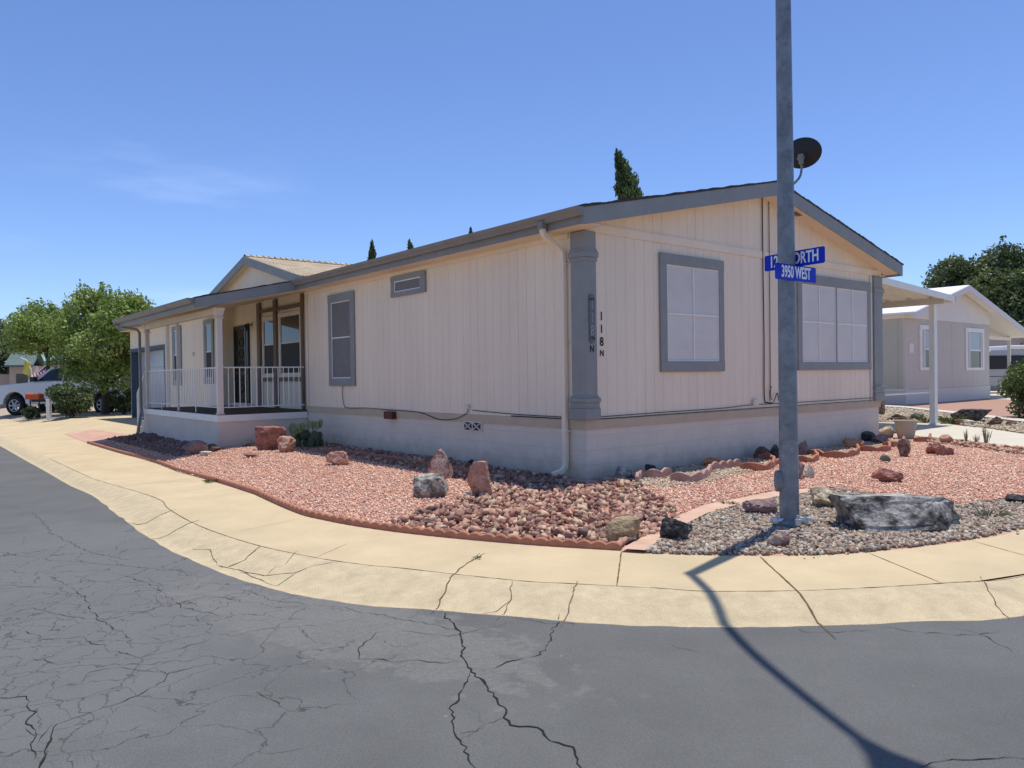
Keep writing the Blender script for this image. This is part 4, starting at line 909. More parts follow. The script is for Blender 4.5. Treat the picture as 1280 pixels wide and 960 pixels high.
def rock(label, x0, x1, yt, yb, mk, depth=.8, seed=0, cuts=7, ang=0, taper=0, rough=.10, boxy=.8, lean=(0, 0), group=None, name='rock', flat_top=False, cat='rock'):
    g = at((x0+x1)/2, yb); Y = g.y; w = (x1-x0)*Y/F*1.05; D = w*depth
    c = at_depth((x0+x1)/2, yb, Y); ctr = Vector((g.x, g.y+D*.38, 0)); 
    ht = (yb-yt)*(Y)/F*1.02 - D*.38*(yb-470)/F*0 ; ht = max(.04, ht - D*.75*(H_EYE-ht*.5)/Y*.9*(1 if flat_top else .45))
    rnd = random.Random(seed); V, Fc = ICO3
    planes = []
    for i in range(cuts+4):
        nv = Vector((rnd.gauss(0, 1), rnd.gauss(0, 1), rnd.gauss(0, .8))).normalized(); planes.append((nv, rnd.uniform(.50, .80)))
    if flat_top: planes.append((Vector((rnd.uniform(-.1, .1), rnd.uniform(-.1, .1), 1)).normalized(), .62))
    vs = []; o = Vector((seed*3.1, seed*1.7, 0))
    for p in V:
        q = Vector([math.copysign(abs(k_)**boxy, k_) for k_ in p])
        for (nv, dd) in planes:
            t = q.dot(nv)
            if t > dd: q -= nv*(t-dd)*.985
        nq = noise.fractal(q*2.6+o, .8, 2.1, 6)*rough*1.25 + noise.noise(q*1.1+o)*rough - abs(noise.noise(q*3.5+o))*rough*.8
        q = q*(1+nq)
        vs.append(q)
    xs = [q.x for q in vs]; ys = [q.y for q in vs]; zs_ = [q.z for q in vs]
    def nrmz(v, a, b): return (v-a)/(b-a)
    out = []
    for q in vs:
        a = nrmz(q.x, min(xs), max(xs))-.5; b = nrmz(q.y, min(ys), max(ys))-.5; z = nrmz(q.z, min(zs_), max(zs_))
        tp = 1-taper*z; X, Yy = a*w*tp+lean[0]*z*ht, b*D*tp+lean[1]*z*ht
        ca_, sa = math.cos(ang), math.sin(ang); out.append((X*ca_-Yy*sa, X*sa+Yy*ca_, -.12*ht+z*ht*1.12))
    mb = MB(); mb.add(out, [tuple(int(i) for i in f) for f in Fc]); ob = mb.build(name, RM[mk], smooth=False)
    for p_ in ob.data.polygons: p_.use_smooth = True
    try: ob.data.set_sharp_from_angle(angle=R(17))
    except Exception: pass
    ob.location = (ctr.x, ctr.y, .012+T(ctr.x, ctr.y)); tag(ob, label, cat, group); return ob
rock('large squared rock with pale flat top and dark red face beside the cactus', 317, 352, 533, 564, 'red', .8, 1, 3, .4, 0, .06, boxy=.5, flat_top=True)
rock('small round salmon rock tucked between the squared rock and the cactus', 344, 366, 546, 567, 'salmon', .8, 2)
rock('low arched salmon rock alone on the red gravel below the porch', 403, 437, 565, 583, 'salmon', .6, 3, 5, 0, .3)
rock('upright pointed red and cream rock behind the grey lichen rock', 533, 570, 563, 604, 'mixed', .6, 4, 6, 0, .45, .09, lean=(-.1, 0))
rock('grey and white lichen rock lying at the foot of the pointed rock', 513, 560, 594, 624, 'lichen', .7, 5, 6, .3, .1)
rock('tall square salmon stone block standing on end left of the downspout', 584, 615, 576, 624, 'salmon', .7, 6, 6, .1, .03, .05, flat_top=True)
rock('brown faceted sandstone slab at the end of the scalloped border', 757, 808, 647, 682, 'tan', .55, 7, 5, .5, .1, .05, boxy=.6, flat_top=True)
rock('black grey basalt lump at the left end of the grey gravel', 827, 872, 649, 680, 'black', .7, 8, 7, .2, .2)
rock('tiny dark brown stone in the grey gravel left of the lamp post', 854, 868, 659, 668, 'brown', .7, 9)
rock('flat reddish purple slab just left of the lamp post', 931, 978, 625, 646, 'purple', .8, 10, 6, .2, .2)
rock('white and dark red round stone in front of the lamp post base', 962, 991, 664, 688, 'mixed', .8, 11, 4)
rock('cream boulder touching the left end of the big black boulder', 1019, 1057, 609, 638, 'pale', .8, 12, 6)
rock('big long black boulder with a pale crust, the largest in the front garden', 1057, 1219, 616, 668, 'basalt', .40, 23, 1, -.05, .04, .085, boxy=.45, flat_top=True)
rock('flat red lava slab lying on the gravel above the big boulder', 1095, 1131, 586, 605, 'red', .6, 14, 6, -.2, 0)
rock('small grey green wedge stone left of the upright petrified stone', 1103, 1117, 569, 579, 'grey', .8, 15)
rock('upright dark petrified stone near the planter pot', 1125, 1143, 549, 573, 'wood', .7, 16, 5, 0, .25)
rock('twisted dark red lava piece right of the upright petrified stone', 1160, 1182, 553, 569, 'red', .7, 17, 9, .3, .1, .2)
rock('low dark red lava piece lying beside the twisted one', 1172, 1194, 560, 571, 'red', .5, 18, 6, -.2)
rock('small square tan stone on the slab edge right of the planter pot', 1179, 1194, 544, 556, 'salmon', .8, 19, 6, 0, 0, .04)
rock('dark rock at the right picture edge on the grey gravel', 1264, 1296, 619, 632, 'black', .7, 20)
rock('pale tan round rock beside the house corner next to the planter pot', 1102, 1119, 533, 549, 'pale', .8, 21, 5)
rock('black rock at the foot of the gable wall right corner', 1078, 1099, 540, 554, 'black', .8, 22)
rock('pink rough rock below the round tan rock', 1094, 1115, 543, 556, 'purple', .8, 23)
rock('flat orange stone slab leaning at the wall near the right house corner', 1056, 1084, 549, 561, 'orange', .7, 24, 4, 0, .2)
rock('white angular stone just right of the lamp post', 1003, 1020, 581, 599, 'white', .7, 25, 6, 0, .3)
rock('dusty purple rock half hidden behind the lamp post', 990, 1008, 575, 601, 'purple', .8, 26)
rock('pale purple stone behind the small curved edging by the lamp post', 998, 1012, 552, 571, 'purple', .8, 27)
rock('dark red brown rock at the wall left of the lamp post', 943, 968, 559, 575, 'brown', .8, 28)
rock('black rock at the wall directly behind the lamp post', 963, 977, 556, 575, 'black', .8, 29)
rock('flat salmon slab at the wall left of the lamp post, behind the edging', 878, 912, 573, 586, 'orange', .8, 30, 4, 0, .2)
rock('small black stone at the gable wall near the pilaster', 807, 821, 581, 594, 'black', .8, 31)
rock('grey brown rock at the foot of the house corner', 768, 794, 584, 602, 'lichen', .7, 32)
rock('dark rock at the foot of the long wall below the red outlet box', 433, 455, 549, 559, 'brown', .8, 33)
rock('grey rock heap at the foot of the porch wall', 222, 262, 552, 570, 'purple', .5, 34, 7, 0, .4)
rock('dark brown squared rock at the porch corner foot', 256, 274, 556, 566, 'brown', .7, 35)
rock('small white stone at the porch corner foot', 249, 262, 565, 571, 'white', .8, 36)
rock('pale stone against the porch wall left of the squared rock', 300, 316, 551, 559, 'pale', .7, 37)
rock('dark rubble rock by the porch downspout', 178, 200, 542, 553, 'brown', .6, 38, 9, 0, .3, .2)
rock('small dark rock at the tip of the gravel bed near the driveway', 159, 169, 545, 552, 'brown', .7, 39)
rock('small flat dark stone on the red gravel below the porch wall', 304, 322, 567, 573, 'red', .5, 40)
rock('big dark flat-topped boulder on the pale bed behind the concrete slab', 1197, 1246, 511, 528, 'black', .5, 41, 6, 0, .1, .08, flat_top=True)
rock('brown pointed rock right of the dark flat-topped boulder', 1239, 1256, 521, 532, 'brown', .7, 42)
rock('white stone in front of the dark flat-topped boulder', 1204, 1222, 525, 531, 'white', .7, 43)
rock('small dark wedge stone right of the brown pointed rock', 1259, 1272, 526, 532, 'brown', .7, 44)
rock('grey long low rock under the patio cover left of the post', 1141, 1158, 516, 525, 'grey', .7, 45)
rock('row of brown rubble on the pale bed beside the house corner', 1108, 1142, 518, 526, 'brown', .35, 46, 10, 0, 0, .22)
rock('brown rounded rock standing behind the right house corner', 1099, 1109, 500, 519, 'wood', .8, 47, 4, 0, .1)
rock('grey pebble rock in the shaded rubble left of the downspout', 664, 676, 605, 613, 'grey', .8, 48)
rock('flat red stone at the front of the brown rubble on the pale bed', 1196, 1206, 524, 531, 'red', .8, 49)
rock('low black rock at the foot of the long wall', 585, 592, 575, 582, 'black', .8, 50)

# ------------------------------------------------------------------ scalloped edging pieces
def edging(line, n_scal, label, group, m, h=.085, name='edging_brick', th=.045, zb=.0):
    line = resample(line, n_scal*6+1); N = len(line); vs = []; fs = []
    o0 = line[N//2]
    for i, p in enumerate(line):
        t = (line[min(i+1, N-1)]-line[max(i-1, 0)]); t.z = 0; t.normalize(); nn = Vector((-t.y, t.x, 0))
        ph = (i % 6)/6; zt = h*(.70+.30*math.sin(math.pi*ph)) if i < N-1 else h*.7
        for (s, z) in ((-1, zb-.03), (-1, zt-.008), (-.6, zt), (.6, zt), (1, zt-.008), (1, zb-.03)):
            q = p+nn*s*th/2; vs.append((q.x-o0.x, q.y-o0.y, z+T(p.x, p.y)-T(o0.x, o0.y)))
    k = 6
    for i in range(N-1):
        for j in range(k-1): fs.append((i*k+j, i*k+j+1, (i+1)*k+j+1, (i+1)*k+j))
    fs += [tuple(range(k)), tuple(range((N-1)*k, N*k))[::-1]]
    mb = MB(); mb.add(vs, fs); ob = mb.build(name, m); ob.location = (o0.x, o0.y, T(o0.x, o0.y)); tag(ob, label, 'edging', group); return ob
edl = catmull([at(x, y-1.5) for x, y in [(110, 556), (150, 568), (195, 580), (264, 602), (356, 636), (408, 652), (500, 667), (640, 681), (777, 690)]], 10)
tot = sum((edl[i+1]-edl[i]).length for i in range(len(edl)-1)); npiece = int(tot/.62); fine_ = resample(edl, npiece*12+1)
for i in range(npiece):
    seg_ = fine_[i*12:(i+1)*12+1]; a, b = seg_[0], seg_[-1]; seg_ = [p+(seg_[6]-p)*.006 for p in seg_]
    edging(seg_, 5, 'scalloped terracotta edging piece in the row between sidewalk and gravel', 'scalloped edging along the sidewalk', m_edge, h=.075)
ge = 'scalloped edging loops in front of the gable wall'
for px, ns, lb, m, h_ in [
  ([(796, 606), (803, 600), (822, 600), (838, 597)], 4, 'faded pink scalloped edging piece at the left end of the gable border', m_edgep, .155),
  ([(839, 603), (858, 605), (872, 604), (884, 599), (888, 592)], 5, 'faded pink curved edging piece second from the left of the gable border', m_edgep, .155),
  ([(889, 590), (905, 588), (925, 585)], 4, 'faded scalloped edging piece just right of the curved pink one', m_edgep, .15),
  ([(926, 588), (944, 590), (960, 589), (968, 583), (962, 577), (948, 576)], 5, 'terracotta edging piece curving into a hook left of the lamp post', m_edge, .14),
  ([(968, 583), (985, 581), (1001, 579), (1014, 580), (1022, 576), (1018, 571), (1006, 570)], 5, 'terracotta edging loop just right of the lamp post', m_edge, .13),
  ([(1016, 570), (1030, 573), (1046, 574), (1060, 573), (1073, 569), (1071, 563)], 6, 'long terracotta edging piece right of the lamp post below the orange slab', m_edge, .14),
  ([(1074, 565), (1090, 566), (1111, 565), (1111, 559)], 5, 'terracotta edging piece in front of the black wall-corner rock', m_edge, .13),
  ([(1104, 559), (1118, 560), (1128, 557), (1130, 552)], 4, 'terracotta edging piece left of the planter pot', m_edge, .13),
  ([(1143, 553), (1152, 554), (1161, 553), (1163, 548)], 3, 'short terracotta edging piece right of the planter pot', m_edge, .13)]:
    edging(catmull([at(x, y) for x, y in px], 6), ns, lb, ge, m, h_)
sh = catmull([at(x, y) for x, y in [(402, 566), (440, 569), (500, 578), (570, 590), (600, 598)]], 8); L_ = resample(sh, 8*6+1)
for i in range(8):
    edging(L_[i*6:(i+1)*6+1], 4, 'scalloped edging piece in the shaded row along the long wall', 'scalloped edging in the shade of the long wall', m_edge, .09)

# ------------------------------------------------------------------ planter pot, cactus
p = at(1137, 550); p.y += .15
pot = tag(empty('planter_pot', (p.x, p.y, .012)), 'empty beige tapered planter pot on the slab edge right of the house corner', 'planter')
k = 16.1/F
mb = MB(); prof = [(.148, 0), (.185, .17), (.212, .33), (.212, .36), (.232, .362), (.234, .392), (.222, .395), (.205, .36), (.19, .3)]
n = 24; vs = [(r*math.cos(2*math.pi*j/n), r*math.sin(2*math.pi*j/n), z) for r, z in prof for j in range(n)]
mb.add(vs, [(i*n+j, i*n+(j+1) % n, (i+1)*n+(j+1) % n, (i+1)*n+j) for i in range(len(prof)-1) for j in range(n)]+[tuple(range(n))[::-1]]); mb.build('pot_body', m_pot, pot, smooth=True)
mb = MB(); mb.tube([(0, 0, .27), (0, 0, .30)], .19, 20); mb.build('soil', m_tan, pot)
p = at(380, 562); p.y += .25
cac = tag(empty('prickly_pear', (p.x, p.y, .01)), 'prickly pear cactus with pale green pads at the foot of the porch wall', 'cactus')
mcac = M_('cactus pad', (.19, .25, .10), .6, var=.25, vscale=12, bump=.3, bscale=40); mcac2 = M_('cactus pad darkened for shade', (.08, .115, .06), .7, var=.2, vscale=12)  # lower pads get a darker green, their shade put into the colour
rr = random.Random(5)
for i in range(30):
    lvl = 0 if i < 14 else (1 if i < 22 else 2)
    if lvl == 2: x, z, y = [(-.27, .42, -.12), (-.17, .40, -.15), (-.07, .44, -.1), (-.22, .34, -.2), (.05, .48, 0), (.12, .46, .05), (.2, .46, .02), (.27, .50, .05)][i-22]
    else: x, y, z = rr.uniform(-.22, .27), rr.uniform(-.15, .2), .10+lvl*.14+rr.uniform(-.03, .05)
    w, h, t = rr.uniform(.055, .08), rr.uniform(.09, .12), .012
    mb = MB(); V, Fc = ICO3 if False else ico(2); ang = rr.uniform(-.8, .8); tl = rr.uniform(-.5, .5)
    Mx = Matrix.Translation((x, y, z)) @ Matrix.Rotation(ang, 4, 'Z') @ Matrix.Rotation(tl, 4, 'Y') @ Matrix.Rotation(rr.uniform(-.25, .25), 4, 'X')
    mb.add([tuple(Mx @ Vector((a[0]*w*(1+.25*a[2]), a[1]*t, a[2]*h))) for a in V], [tuple(int(q) for q in f) for f in Fc]); mb.build('pad', mcac if lvl == 2 else mcac2, cac, smooth=True)

# ------------------------------------------------------------------ vegetation
def leaf_mesh(name, centers, radii, count, size, pal, parent, m=None, elong=1.6, shell=.5, bias=(0, 0, 0), up=0.0):
    n = count; ci = RNG.integers(0, len(centers), n); w = np.array([np.prod(r) for r in radii])**(2/3); w = w/w.sum(); ci = RNG.choice(len(centers), n, p=w)
    C = np.array(centers)[ci]; Rr = np.array(radii)[ci]
    d = RNG.normal(size=(n, 3)); d /= np.linalg.norm(d, axis=1)[:, None]; rad = (shell+(1-shell)*RNG.random(n)**.6)
    Pp = C + d*rad[:, None]*Rr*(1+RNG.normal(0, .10, (n, 1)))
    t = RNG.normal(size=(n, 3)); t[:, 2] += up; t /= np.linalg.norm(t, axis=1)[:, None]
    b = np.cross(t, RNG.normal(size=(n, 3))); b /= np.linalg.norm(b, axis=1)[:, None]
    s = size*RNG.uniform(.6, 1.3, n)
    V = np.stack([Pp-t*(s*elong/2)[:, None], Pp+b*(s/2)[:, None]*.8, Pp+t*(s*elong/2)[:, None], Pp-b*(s/2)[:, None]*.8], 1)
    me = bpy.data.meshes.new(name); me.vertices.add(n*4); me.vertices.foreach_set('co', V.reshape(-1)); me.loops.add(n*4); me.loops.foreach_set('vertex_index', np.arange(n*4)); me.polygons.add(n)
    me.polygons.foreach_set('loop_start', np.arange(n)*4); me.polygons.foreach_set('loop_total', np.full(n, 4)); me.update(calc_edges=True)
    pal = np.array(pal); cl = pal[RNG.integers(0, len(pal), len(centers))][ci]*.6+pal[RNG.integers(0, len(pal), n)]*.4; cl *= RNG.uniform(.75, 1.3, (n, 1))
    a = me.attributes.new('Col', 'FLOAT_COLOR', 'POINT'); a.data.foreach_set('color', np.repeat(np.concatenate([cl, np.ones((n, 1))], 1), 4, 0).reshape(-1))
    me.materials.append(m or m_leaf); o = bpy.data.objects.new(name, me); COL.objects.link(o); o.parent = parent; return o
def tree(label, base, height, width, trunk_h, nblob, count, size, pal, seed, name='leafy_tree', depth=None, cat='tree', group=None, top=.16, trunk_r=.12, spikes=0, blob=(.1, .2), shape=None):
    rr = random.Random(seed); r = tag(empty(name, base), label, cat, group); depth = depth or width
    cs, rs = [], []
    for i in range(nblob):
        t = rr.random(); z = trunk_h+(height-trunk_h)*t
        prof = (math.sin(math.pi*min(1, .12+t*.86))**.6) if shape is None else shape(t)
        a = rr.uniform(0, 2*math.pi); rad = math.sqrt(rr.random())
        x = math.cos(a)*rad*width/2*prof*.88; y = math.sin(a)*rad*depth/2*prof*.88; s = height*rr.uniform(*blob)
        cs.append((x, y, z-s*.3)); rs.append((s*1.1, s*1.1, s*.75))
    for i in range(spikes):
        a = rr.uniform(0, 2*math.pi); rad = rr.uniform(0, .85)*width/2; x = math.cos(a)*rad; y = math.sin(a)*rad*depth/width; z = height*rr.uniform(.86, 1.04)*(1-.25*(rad/(width/2))**2)
        cs.append((x, y, z)); rs.append((height*.03, height*.03, height*.09))
    leaf_mesh('crown', cs, rs, count, size, pal, r)
    mb = MB(); tt = (rr.uniform(-.1, .1), rr.uniform(-.1, .1), trunk_h+.25*(height-trunk_h))
    mb.tube([(0, 0, -.1), (tt[0]*.4, tt[1]*.4, trunk_h*.5), tt], [trunk_r*1.25, trunk_r, trunk_r*.75], 9)
    for i in range(min(nblob, 16)):
        c = cs[i]; z0 = trunk_h*rr.uniform(.6, 1.1); st = (tt[0]*z0/tt[2], tt[1]*z0/tt[2], z0); mid = (c[0]*.45, c[1]*.45, (z0+c[2])*.5+.1)
        mb.tube([st, mid, c], [trunk_r*.55, trunk_r*.35, trunk_r*.12], 6)
    mb.build('trunk', m_bark, r, smooth=True); return r
GREEN = [(.27, .35, .075), (.21, .29, .06), (.33, .41, .10), (.16, .23, .05), (.36, .43, .14)]
DKG = [(.07, .11, .04), (.10, .145, .05), (.14, .18, .07), (.06, .09, .035), (.20, .235, .10)]
GRG = [(.14, .17, .08), (.11, .14, .07), (.18, .20, .11), (.09, .12, .055)]
def gp(x, y, Y, z=0): q = at_depth(x, y, Y); return Vector((q.x, Y, z))
b = gp(132, 520, 34.2); tree('bright green broad tree beside the parked pickup, left of the garage', (b.x, b.y, -.15), 5.6, 5.7, 2.0, 44, 27000, .115, GREEN, 3, spikes=22, trunk_r=.15, blob=(.10, .19))
b = gp(60, 480, 37); tree('bright green left-hand tree overhanging the pickup cab', (b.x, b.y, -.1), 5.2, 3.8, 3.75, 22, 12000, .115, GREEN, 8, spikes=6, trunk_r=.10, blob=(.11, .2))
for i, (x, Y, h, w, lb) in enumerate([(8, 68, 7.0, 9, 'grey green tree far behind the green roofed house at the left edge'), (40, 64, 6.6, 6, 'dull green tree behind the house, left of the bright green tree'), (-25, 62, 7.0, 7, 'grey green tree cut by the left picture edge'), (178, 62, 5.6, 5, 'olive tree top peeking over the porch roof at far left')]):
    b = gp(x, 480, Y); tree(lb, (b.x, b.y, 0), h, w, 1.2, 26, 9000, .2, GRG, 20+i, spikes=5, trunk_r=.2)
# right trees
for i, (x, Y, h, w, n, lb) in enumerate([(1190, 58, 9.7, 5.5, 16000, 'smaller dark green tree behind the white neighbour gable'), (1262, 56, 10.4, 7.5, 24000, 'tall dense dark green tree at the right edge behind the white roof'), (1232, 60, 9.8, 4.5, 10000, 'dark green tree crown between the two bigger right-hand trees'), (1310, 54, 9.6, 7, 11000, 'dark green tree mostly outside the right picture edge')]):
    b = gp(x, 480, Y); tree(lb, (b.x, b.y, 0), h, w, 1.8, 34, n, .19, DKG, 40+i, spikes=9, trunk_r=.25, blob=(.09, .16))
# cypresses
def cypress(label, x, ytop, Y, w, seed, lean=0.0, n=5200, taper=2.2):
    t = at_depth(x, ytop, Y); base = Vector((t.x-lean, Y, 0)); H_ = t.z; r = tag(empty('cypress_tree', base), label, 'cypress', 'columnar cypresses behind the roof'); rr = random.Random(seed)
    cs, rs = [], []
    for i in range(150):
        u = rr.random()**.55; z = .3+(H_-.45)*u; rad = w/2*min(1, ((1-u)*H_/taper)**.75+.04)*min(1, .5+u*4); a = rr.uniform(0, 6.28); q = rr.uniform(.1, .75); lx = lean*max(0, (u-.76)/.24)**1.15
        cs.append((math.cos(a)*rad*q+lx, math.sin(a)*rad*q, z)); rs.append((rad*.42+.02, rad*.42+.02, .16+.16*rr.random()))
    leaf_mesh('foliage', cs, rs, n, .055 if Y < 35 else .11, [(.06, .11, .03), (.08, .14, .04), (.05, .085, .025), (.12, .17, .06)], r, m_needle, elong=2.6, up=2.2, shell=.2)
    mb = MB(); mb.tube([(0, 0, -.1), (0, 0, H_*.4), (lean*.3, 0, H_*.85)], [.14, .1, .03], 8); mb.build('trunk', m_bark, r, smooth=True); return r
cypress('largest cypress, leaning tip left, above the roof left of the lamp post', 771, 186, 26, 1.08, 1, -.58, 34000, 1.6)
cypress('dark slim cypress above the dormer end of the roof', 465, 299, 46, .85, 2, .0, 8000)
cypress('small slim cypress tip between the dormer and the middle of the roof', 512, 295, 52, .8, 3, -.05)
cypress('tiny cypress tip just above the middle of the roof edge', 588, 282, 56, .7, 4, -.1)
cypress('barely visible cypress tip over the roof edge', 557, 303, 60, .5, 5, 0)
# shrubs
def shrub(label, base, h, w, n, size, pal, seed, d=None, name='shrub', cat='shrub', nb=14):
    rr = random.Random(seed); r = tag(empty(name, base), label, cat); cs, rs = [], []; d = d or w
    for i in range(nb):
        a = rr.uniform(0, 6.28); q = rr.random()**.5; z = h*rr.uniform(.18, .82); s = h*rr.uniform(.18, .3)
        k = math.sqrt(max(.05, 1-((z-h*.45)/(h*.6))**2)); cs.append((math.cos(a)*q*w*.36*k, math.sin(a)*q*d*.36*k, z)); rs.append((s*.9, s*.9, s*.75))
    leaf_mesh('foliage', cs, rs, n, size, pal, r, shell=.35)
    mb = MB()
    for i in range(6): c = cs[i]; mb.tube([(c[0]*.1, c[1]*.1, -.03), (c[0]*.5, c[1]*.5, c[2]*.5), c], [.025, .018, .008], 5)
    mb.build('stems', m_bark, r); return r
b = at(1283, 522); shrub('rounded green bush at the right picture edge beyond the slab', (b.x, b.y, 0), 1.72, 1.45, 5200, .075, [(.11, .16, .04), (.16, .20, .06), (.07, .11, .03), (.20, .22, .09)], 5)
b = at(92, 522); shrub('dark shrub with loose branches in front of the pickup door', gp(88, 480, b.y-.3, b.z), 1.5, 1.9, 5200, .09, DKG, 6, nb=18)
b = at(36, 523); shrub('low dark thorny shrub under the orange box by the front wheel', gp(40, 480, b.y-.7, b.z), .62, .9, 1800, .07, DKG+GRG, 7)
b = at(150, 518); shrub('dark low shrub between the tree trunk and the garage wall', (b.x, b.y+.3, b.z), 1.2, 1.3, 2500, .09, DKG, 8)
def tuft(label, x, y, h, w, n, m, seed, name='weed', group=None, cat='weed'):
    rr = random.Random(seed); p = at(x, y); mb = MB()
    for i in range(n):
        a = rr.uniform(0, 6.28); q = rr.uniform(0, w/2); bx_, by_ = math.cos(a)*q*.5, math.sin(a)*q*.5; tx, ty = math.cos(a)*q, math.sin(a)*q; hh = h*rr.uniform(.5, 1)
        wd = h*.016+.002; s = Vector((-math.sin(a), math.cos(a), 0))*wd
        mb.add([Vector((bx_, by_, 0))-s, Vector((bx_, by_, 0))+s, Vector((tx*.8, ty*.8, hh*.6))+s*.7, Vector((tx*1.3, ty*1.3, hh)), Vector((tx*.8, ty*.8, hh*.6))-s*.7], [(0, 1, 2, 3, 4)])
        for k in range(3):
            z = hh*rr.uniform(.35, .95); f = z/hh; c = Vector((tx*(.6+.6*f), ty*(.6+.6*f), z)); d_ = Vector((rr.uniform(-1, 1), rr.uniform(-1, 1), rr.uniform(0, .6)))*h*.13; e_ = d_.cross(Vector((0, 0, 1)))*.3
            mb.add([c, c+d_*.5+e_, c+d_, c+d_*.5-e_], [(0, 1, 2, 3)])
    o = mb.build(name, m, fix=False); o.location = (p.x, p.y, p.z+.01); tag(o, label, cat, group); return o
tuft('leftmost of three spindly dry weeds on the slab edge', 1208, 553, .28, .16, 16, m_leafw, 1)
tuft('middle and shortest of three spindly dry weeds on the slab edge', 1220, 554, .22, .14, 16, m_leafw, 2)
tuft('tallest and rightmost spindly weed on the slab edge', 1232, 555, .40, .2, 20, m_leafw, 3)
tuft('green weed tuft just right of the patio cover post', 1189, 530, .24, .75, 90, m_leafg, 4)
tuft('green weed tuft just left of the patio cover post', 1157, 529, .24, .5, 50, m_leafg, 5)
tuft('flat green weed at the edge of the sidewalk by the left gravel', 264, 604, .06, .26, 60, m_leafg, 6)
tuft('small weed growing from the sidewalk crack', 597, 699, .02, .09, 40, m_leafg, 7)
tuft('small green weed on the gravel above the pink strip', 912, 633, .06, .2, 50, m_leafg, 8)
tuft('faint green weed in the gravel right of the big boulder', 1232, 648, .12, .4, 40, m_leafw, 9)
tuft('dry weed sprig at the gable wall right of the lamp post', 1058, 557, .2, .12, 18, m_leafw, 10)
tuft('small weed beside the black basalt lump', 820, 672, .05, .12, 30, m_leafw, 11)

# ------------------------------------------------------------------ patio cover (right side)
pcov = tag(empty('patio_cover', HW(8.5, 0, 0), HROT), 'white ribbed metal patio cover on a white post at the right side of the home', 'patio cover')
# local X measured from the house side wall
XO = 14.35-8.5; z_in, z_out = 3.62, 3.32; Ya, Yb = .75, 11.5
mb = MB(); n = 19; dx = .28
y = Ya
prof = []
while y < Yb:
    prof += [(y, 0), (y+.14, 0), (y+.18, .05), (y+.38, .05), (y+.42, 0)]; y += .56
vs = []; 
for (yy, dz_) in prof: vs += [(.1, yy, z_in+dz_-.01), (XO, yy, z_out+dz_-.01), (XO, yy, z_out+dz_+.0), (.1, yy, z_in+dz_+.0)]
mb.add(vs, [(4*i+a, 4*i+4+a, 4*i+4+(a+1) % 4, 4*i+(a+1) % 4) for i in range(len(prof)-1) for a in range(4)]); mb.build('roof_sheet', m_cream, pcov)
mb = MB(); rake(mb, .1, z_in+.07, XO+.08, z_out+.07, Ya-.05, Ya, .15); mb.build('side_fascia', m_white, pcov)
mb = MB(); mb.box(XO, XO+.1, Ya-.05, Yb, z_out-.09, z_out+.07); mb.build('gutter', m_white, pcov)
zb_ = z_out+.02
mb = MB(); mb.box(XO-.45, XO-.35, Ya+.05, Yb, zb_-.16, zb_-.005); mb.build('beam', m_cream, pcov)
xq = (at(1170, 531)-HW(8.5, 0)).dot(uG); yq = (at(1170, 531)-HW(8.5, 0)).dot(uL)
for j, yy in enumerate((yq+.05, yq+4.5, yq+9)):
    mb = MB()
    mb.box(xq-.13, xq+.0, yy-.08, yy+.06, .012, zb_-.16); mb.box(xq+.03, xq+.13, yy-.05, yy+.05, .012, zb_-.17); mb.box(xq+.0, xq+.03, yy-.03, yy+.03, .3, zb_-.2); mb.box(xq-.17, xq+.16, yy-.11, yy+.09, .01, .035)
    mb.build('post', m_white, pcov, bevel=.006)
mb = MB(); mb.tube([(.05, 1.2, .86), (xq-.1, 1.2, .86)], .022, 6); mb.build('low_rail', m_white, pcov)

# ------------------------------------------------------------------ neighbour house (right)
nb = tag(empty('neighbour_home', HW(25.77, 6.92, 0), HROT), 'pale grey manufactured home with white gable and white framed windows beyond the patio cover', 'house')
NW = 9.4; nr = 5.35
def nroof(x): return 5.35-.245*abs(x-nr) if x > nr else 5.35-.255*abs(x-nr)
mb = MB()
for (a, b) in ((0, 2.4), (2.42, 4.82), (4.84, 7.24), (7.26, NW)): mb.box(a, b, 0, .1, .64, 3.66)
mb.box(.01, NW-.01, .02, .1, .64, 3.66); mb.build('front_wall', m_nbw, nb)
mb = MB(); mb.box(-.001, .1, .101, 18, .64, 3.7)
for i in range(7): mb.box(-.02, -.001, .3+i*2.44, .3+i*2.44+2.42, .64, 3.66)
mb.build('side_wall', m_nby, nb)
mb = MB(); mb.box(NW-.1, NW, .101, 18, .64, 3.66); mb.build('side_wall', m_nbw, nb)
mb = MB(); mb.box(-.03, NW+.02, -.03, .09, -.1, .63); mb.box(-.03, .09, .09, 18, -.1, .63); mb.build('skirting', M_('neighbour skirting', (.68, .62, .54), .8), nb)
mb = MB(); mb.hex([(-.02, -.02, 3.665), (nr, -.02, 3.665), (nr, .08, 3.665), (-.02, .08, 3.665), (-.02, -.02, nroof(0)-.12), (nr, -.02, nroof(nr)-.12), (nr, .08, nroof(nr)-.12), (-.02, .08, nroof(0)-.12)])
mb.hex([(nr, -.02, 3.665), (NW, -.02, 3.665), (NW, .08, 3.665), (nr, .08, 3.665), (nr, -.02, nroof(nr)-.12), (NW, -.02, nroof(NW)-.12), (NW, .08, nroof(NW)-.12), (nr, .08, nroof(nr)-.12)]); mb.box(-.04, -.021, 0, 18, 3.66, 3.9)
mb.build('gable_panel', m_nbwhite, nb)
XE = 14.1
mb = MB(); slab(mb, -.4, nroof(-.4), nr, nroof(nr), -.55, 18, .08); slab(mb, nr, nroof(nr), XE, nroof(XE), -.55, 18, .08); mb.build('roof', m_nbroof, nb)
